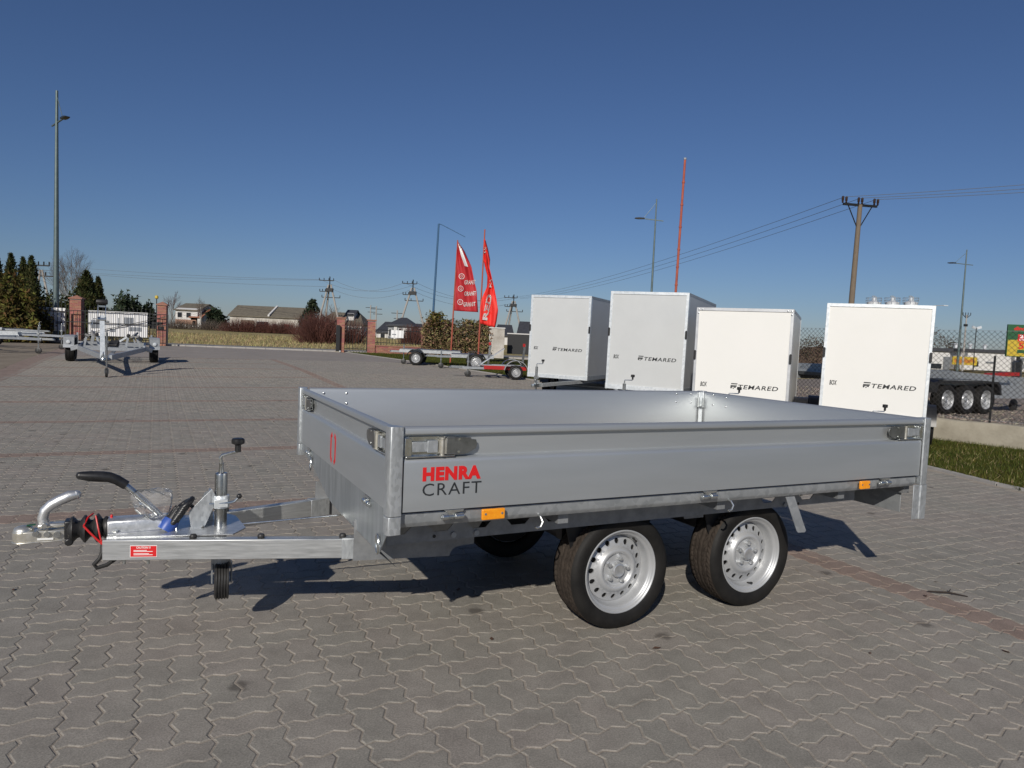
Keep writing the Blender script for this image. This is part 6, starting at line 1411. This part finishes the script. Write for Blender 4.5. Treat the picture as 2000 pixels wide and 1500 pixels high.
text('dino', .75, .28, 'red_print', bd, (.40, -.010, z0 + h * .82), (1, 0, 0), (0, 0, 1), bold=.03, shear=.2)
text('2+1', .72, .22, 'white_print', bd, (.82, -.020, z0 + h * .59), (1, 0, 0), (0, 0, 1), bold=.03)
text('GRATIS', .80, .15, 'white_print', bd, (.80, -.020, z0 + h * .505), (1, 0, 0), (0, 0, 1), bold=.02)
text('5', .36, .48, 'red_print', bd, (.78, -.014, z0 + h * .25), (1, 0, 0), (0, 0, 1), bold=.03)
text('19', .36, .26, 'red_print', bd, (1.20, -.014, z0 + h * .33), (1, 0, 0), (0, 0, 1), bold=.03)
for x in (.9, 1.5):
    mb = MB(); mb.box((x - .1, .02, 0), (x + .1, .16, z0)); mb.build('post', 'iron', t, smooth=0)
# silos behind the white box trailer
for px_, lb in ((1701, 'silo top with railing, leftmost of three above the white box trailer'), (1737, 'silo top with railing, middle of three above the white box trailer'), (1773, 'silo top with railing, rightmost of three above the white box trailer')):
    D = 85; p = foot(px_, D); zt = H_at(px_, 592, D) - GZ; t = thing('silo', lb, 'silo', (p.x, p.y, GZ), 0, 'silos behind the box trailers')
    mb = MB(); mb.lathe([(.75, 0), (.75, zt), (.78, zt), (.78, zt + .08), (.18, zt + .32), (.18, zt + .62), (0, zt + .72)], n=20); mb.build('tank', 'tank_white', t)
    mb = MB()
    for k in range(9): a = 2 * math.pi * k / 9; mb.cyl((.85 * math.cos(a), .85 * math.sin(a), zt - .1), (.85 * math.cos(a), .85 * math.sin(a), zt + .62), .02, 5)
    for z in (zt + .32, zt + .62): mb.tube([(.85 * math.cos(a), .85 * math.sin(a), z) for a in np.linspace(0, 6.28, 21)[:-1]], .018, 5, closed=True)
    mb.build('railing', 'galv_dull', t); mb = MB(); mb.tube([(.3, 0, zt + .2), (.3, 0, zt + .7), (.0, 0, zt + .85), (-.25, 0, zt + .8)], .06, 8); mb.build('vent_pipe', 'galv', t)
p = foot(1840, 80); t = thing('camera_arm', 'thin pale arm lamp reaching out past the white box trailer', 'lamp', (p.x - 1.2, p.y, GZ)); zt = H_at(1830, 597, 80) - GZ
mb = MB(); mb.cyl((0, 0, 0), (0, 0, zt), .06, 8); mb.bar((0, 0, zt), (1.1, 0, zt + .05), .07, .07); mb.build('post', 'galv_dull', t); mb = MB(); mb.box((1.0, -.12, zt), (1.5, .12, zt + .1)); mb.build('lamp_head', 'galv_bright', t)
p = foot(1884, 62); t = thing('light_mast', 'slim grey mast with a forked top beside the right street lamp', 'mast', (p.x, p.y, GZ)); zt = H_at(1889, 615, 62) - GZ
mb = MB(); mb.cyl((0, 0, 0), (0, 0, zt), .09, 8, .05); mb.build('pole', 'concrete_pole', t)
mb = MB()
for s in (-.32, -.1, .12, .34): mb.tube([(0, 0, zt - .3), (s, 0, zt), (s, 0, zt + .2)], .03, 6)
mb.box((-.15, -.08, zt - 1.0), (.12, .08, zt - .8)); mb.build('fork', 'iron', t)
p = foot(1905, 66); t = thing('light_mast', 'thin twin floodlight mast left of the billboard', 'mast', (p.x, p.y, GZ)); zt = H_at(1906, 641, 66) - GZ
mb = MB(); mb.cyl((0, 0, 0), (0, 0, zt), .04, 8); mb.build('pole', 'iron', t)
for s in (-1, 1):
    mb = MB(); mb.bar((s * .05, 0, zt), (s * .42, -.05, zt + .12), .10, .22); mb.build('floodlight', 'galv_bright', t)
bush(1600, 70, 7, 3, 2.6, 'brown bare thicket seen through the wire fence between the white box trailers', 'brown_thicket', 4000, .12)
bush(1835, 100, 10, 3, 4.6, 'far bare tree tops over the white hall', 'brown_thicket', 2500, .16, core=False)

# ------------------------------------------------------------------ wire mesh fence on the retaining wall
f0 = WA - WD * 7.5 + WN * .16; flen = 13.5; fh = 1.42; zb = GZ + .06; cyaw = math.atan2(WD.y, WD.x)
t = thing('wire_fence', 'chain link fence standing on the low concrete wall', 'fence', (f0.x, f0.y, 0), cyaw)
mb = MB(); st_ = .082; rw = .0030
for i in range(int((flen + fh) / st_) + 1):
    x = i * st_
    for s in (1, -1):
        xa = x - fh if s > 0 else x; xb = x if s > 0 else x - fh
        za, zb_ = 0, fh
        a, b = Vector((xa, .004 * s, zb)), Vector((xb, .004 * s, zb + fh))
        lo, hi = 0., 1.
        dx = b.x - a.x
        for lim, sg in ((0, 1), (flen, -1)):
            tt_ = (lim - a.x) / dx
            if (dx > 0) == (sg > 0): lo = max(lo, tt_)
            else: hi = min(hi, tt_)
        if hi - lo > .01: mb.tube([a.lerp(b, lo), a.lerp(b, hi)], rw, 3, cap=False)
mb.build('wire_mesh', 'mesh_wire', t, smooth=0, recalc=False, kind='stuff')
for z in (zb, zb + .7, zb + fh):
    mb = MB(); mb.cyl((0, .006, z), (flen, .006, z), .003, 4); mb.build('tension_wire', 'galv_dull', t)
d_ = ray(1937, 760); xp_ = (d_.y * f0.x - d_.x * f0.y) / (d_.x * WD.y - d_.y * WD.x)
for x in [xp_ + 2.6 * k for k in range(-5, 3) if .05 < xp_ + 2.6 * k < flen]:
    mb = MB(); mb.cyl((x, .03, GZ - .1), (x, .03, zb + fh * .72), .016, 10); mb.build('post', 'iron', t)

# ------------------------------------------------------------------ small things lying about
g1_ = gnd(1812, 1157); g2_ = gnd(1890, 1167); mb = MB(); md = g1_.lerp(g2_, .55) + Vector((0, .012, .012))
mb.tube([g1_ + Vector((0, 0, .008)), g1_.lerp(g2_, .3) + Vector((0, 0, .011)), md, g2_ + Vector((0, 0, .006))], [.004, .006, .0055, .0035], 6); mb.tube([md, md + Vector((.03, .03, .01))], [.004, .002], 5)
tag(mb.build('twig', 'twig_dark'), 'thin dark twig lying on the paving at the right', 'twig')
mb = MB(); mb.add([(-.018, 0, .001), (-.006, .010, .006), (.010, .009, .003), (.022, 0, .007), (.010, -.009, .004), (-.006, -.010, .005)], [(0, 1, 2, 3), (0, 3, 4, 5)]); lm = mb.mesh('dead_leaf', 'dead_leaf', 60, False)
for k in range(26):
    q = gnd(rng.uniform(650, 2000) if k < 15 else rng.uniform(0, 600), rng.uniform(1010, 1290) if k < 15 else rng.uniform(720, 1200)); o = link('dead_leaf', lm, loc=q + Vector((0, 0, .002))); o.rotation_euler = (rng.uniform(-.2, .2), rng.uniform(-.2, .2), rng.uniform(0, 6)); s = rng.uniform(.5, 1.1); o.scale = (s, s, s)
    tag(o, 'small dry leaf scrap lying on the paving', 'leaf', 'leaf scraps on the paving')
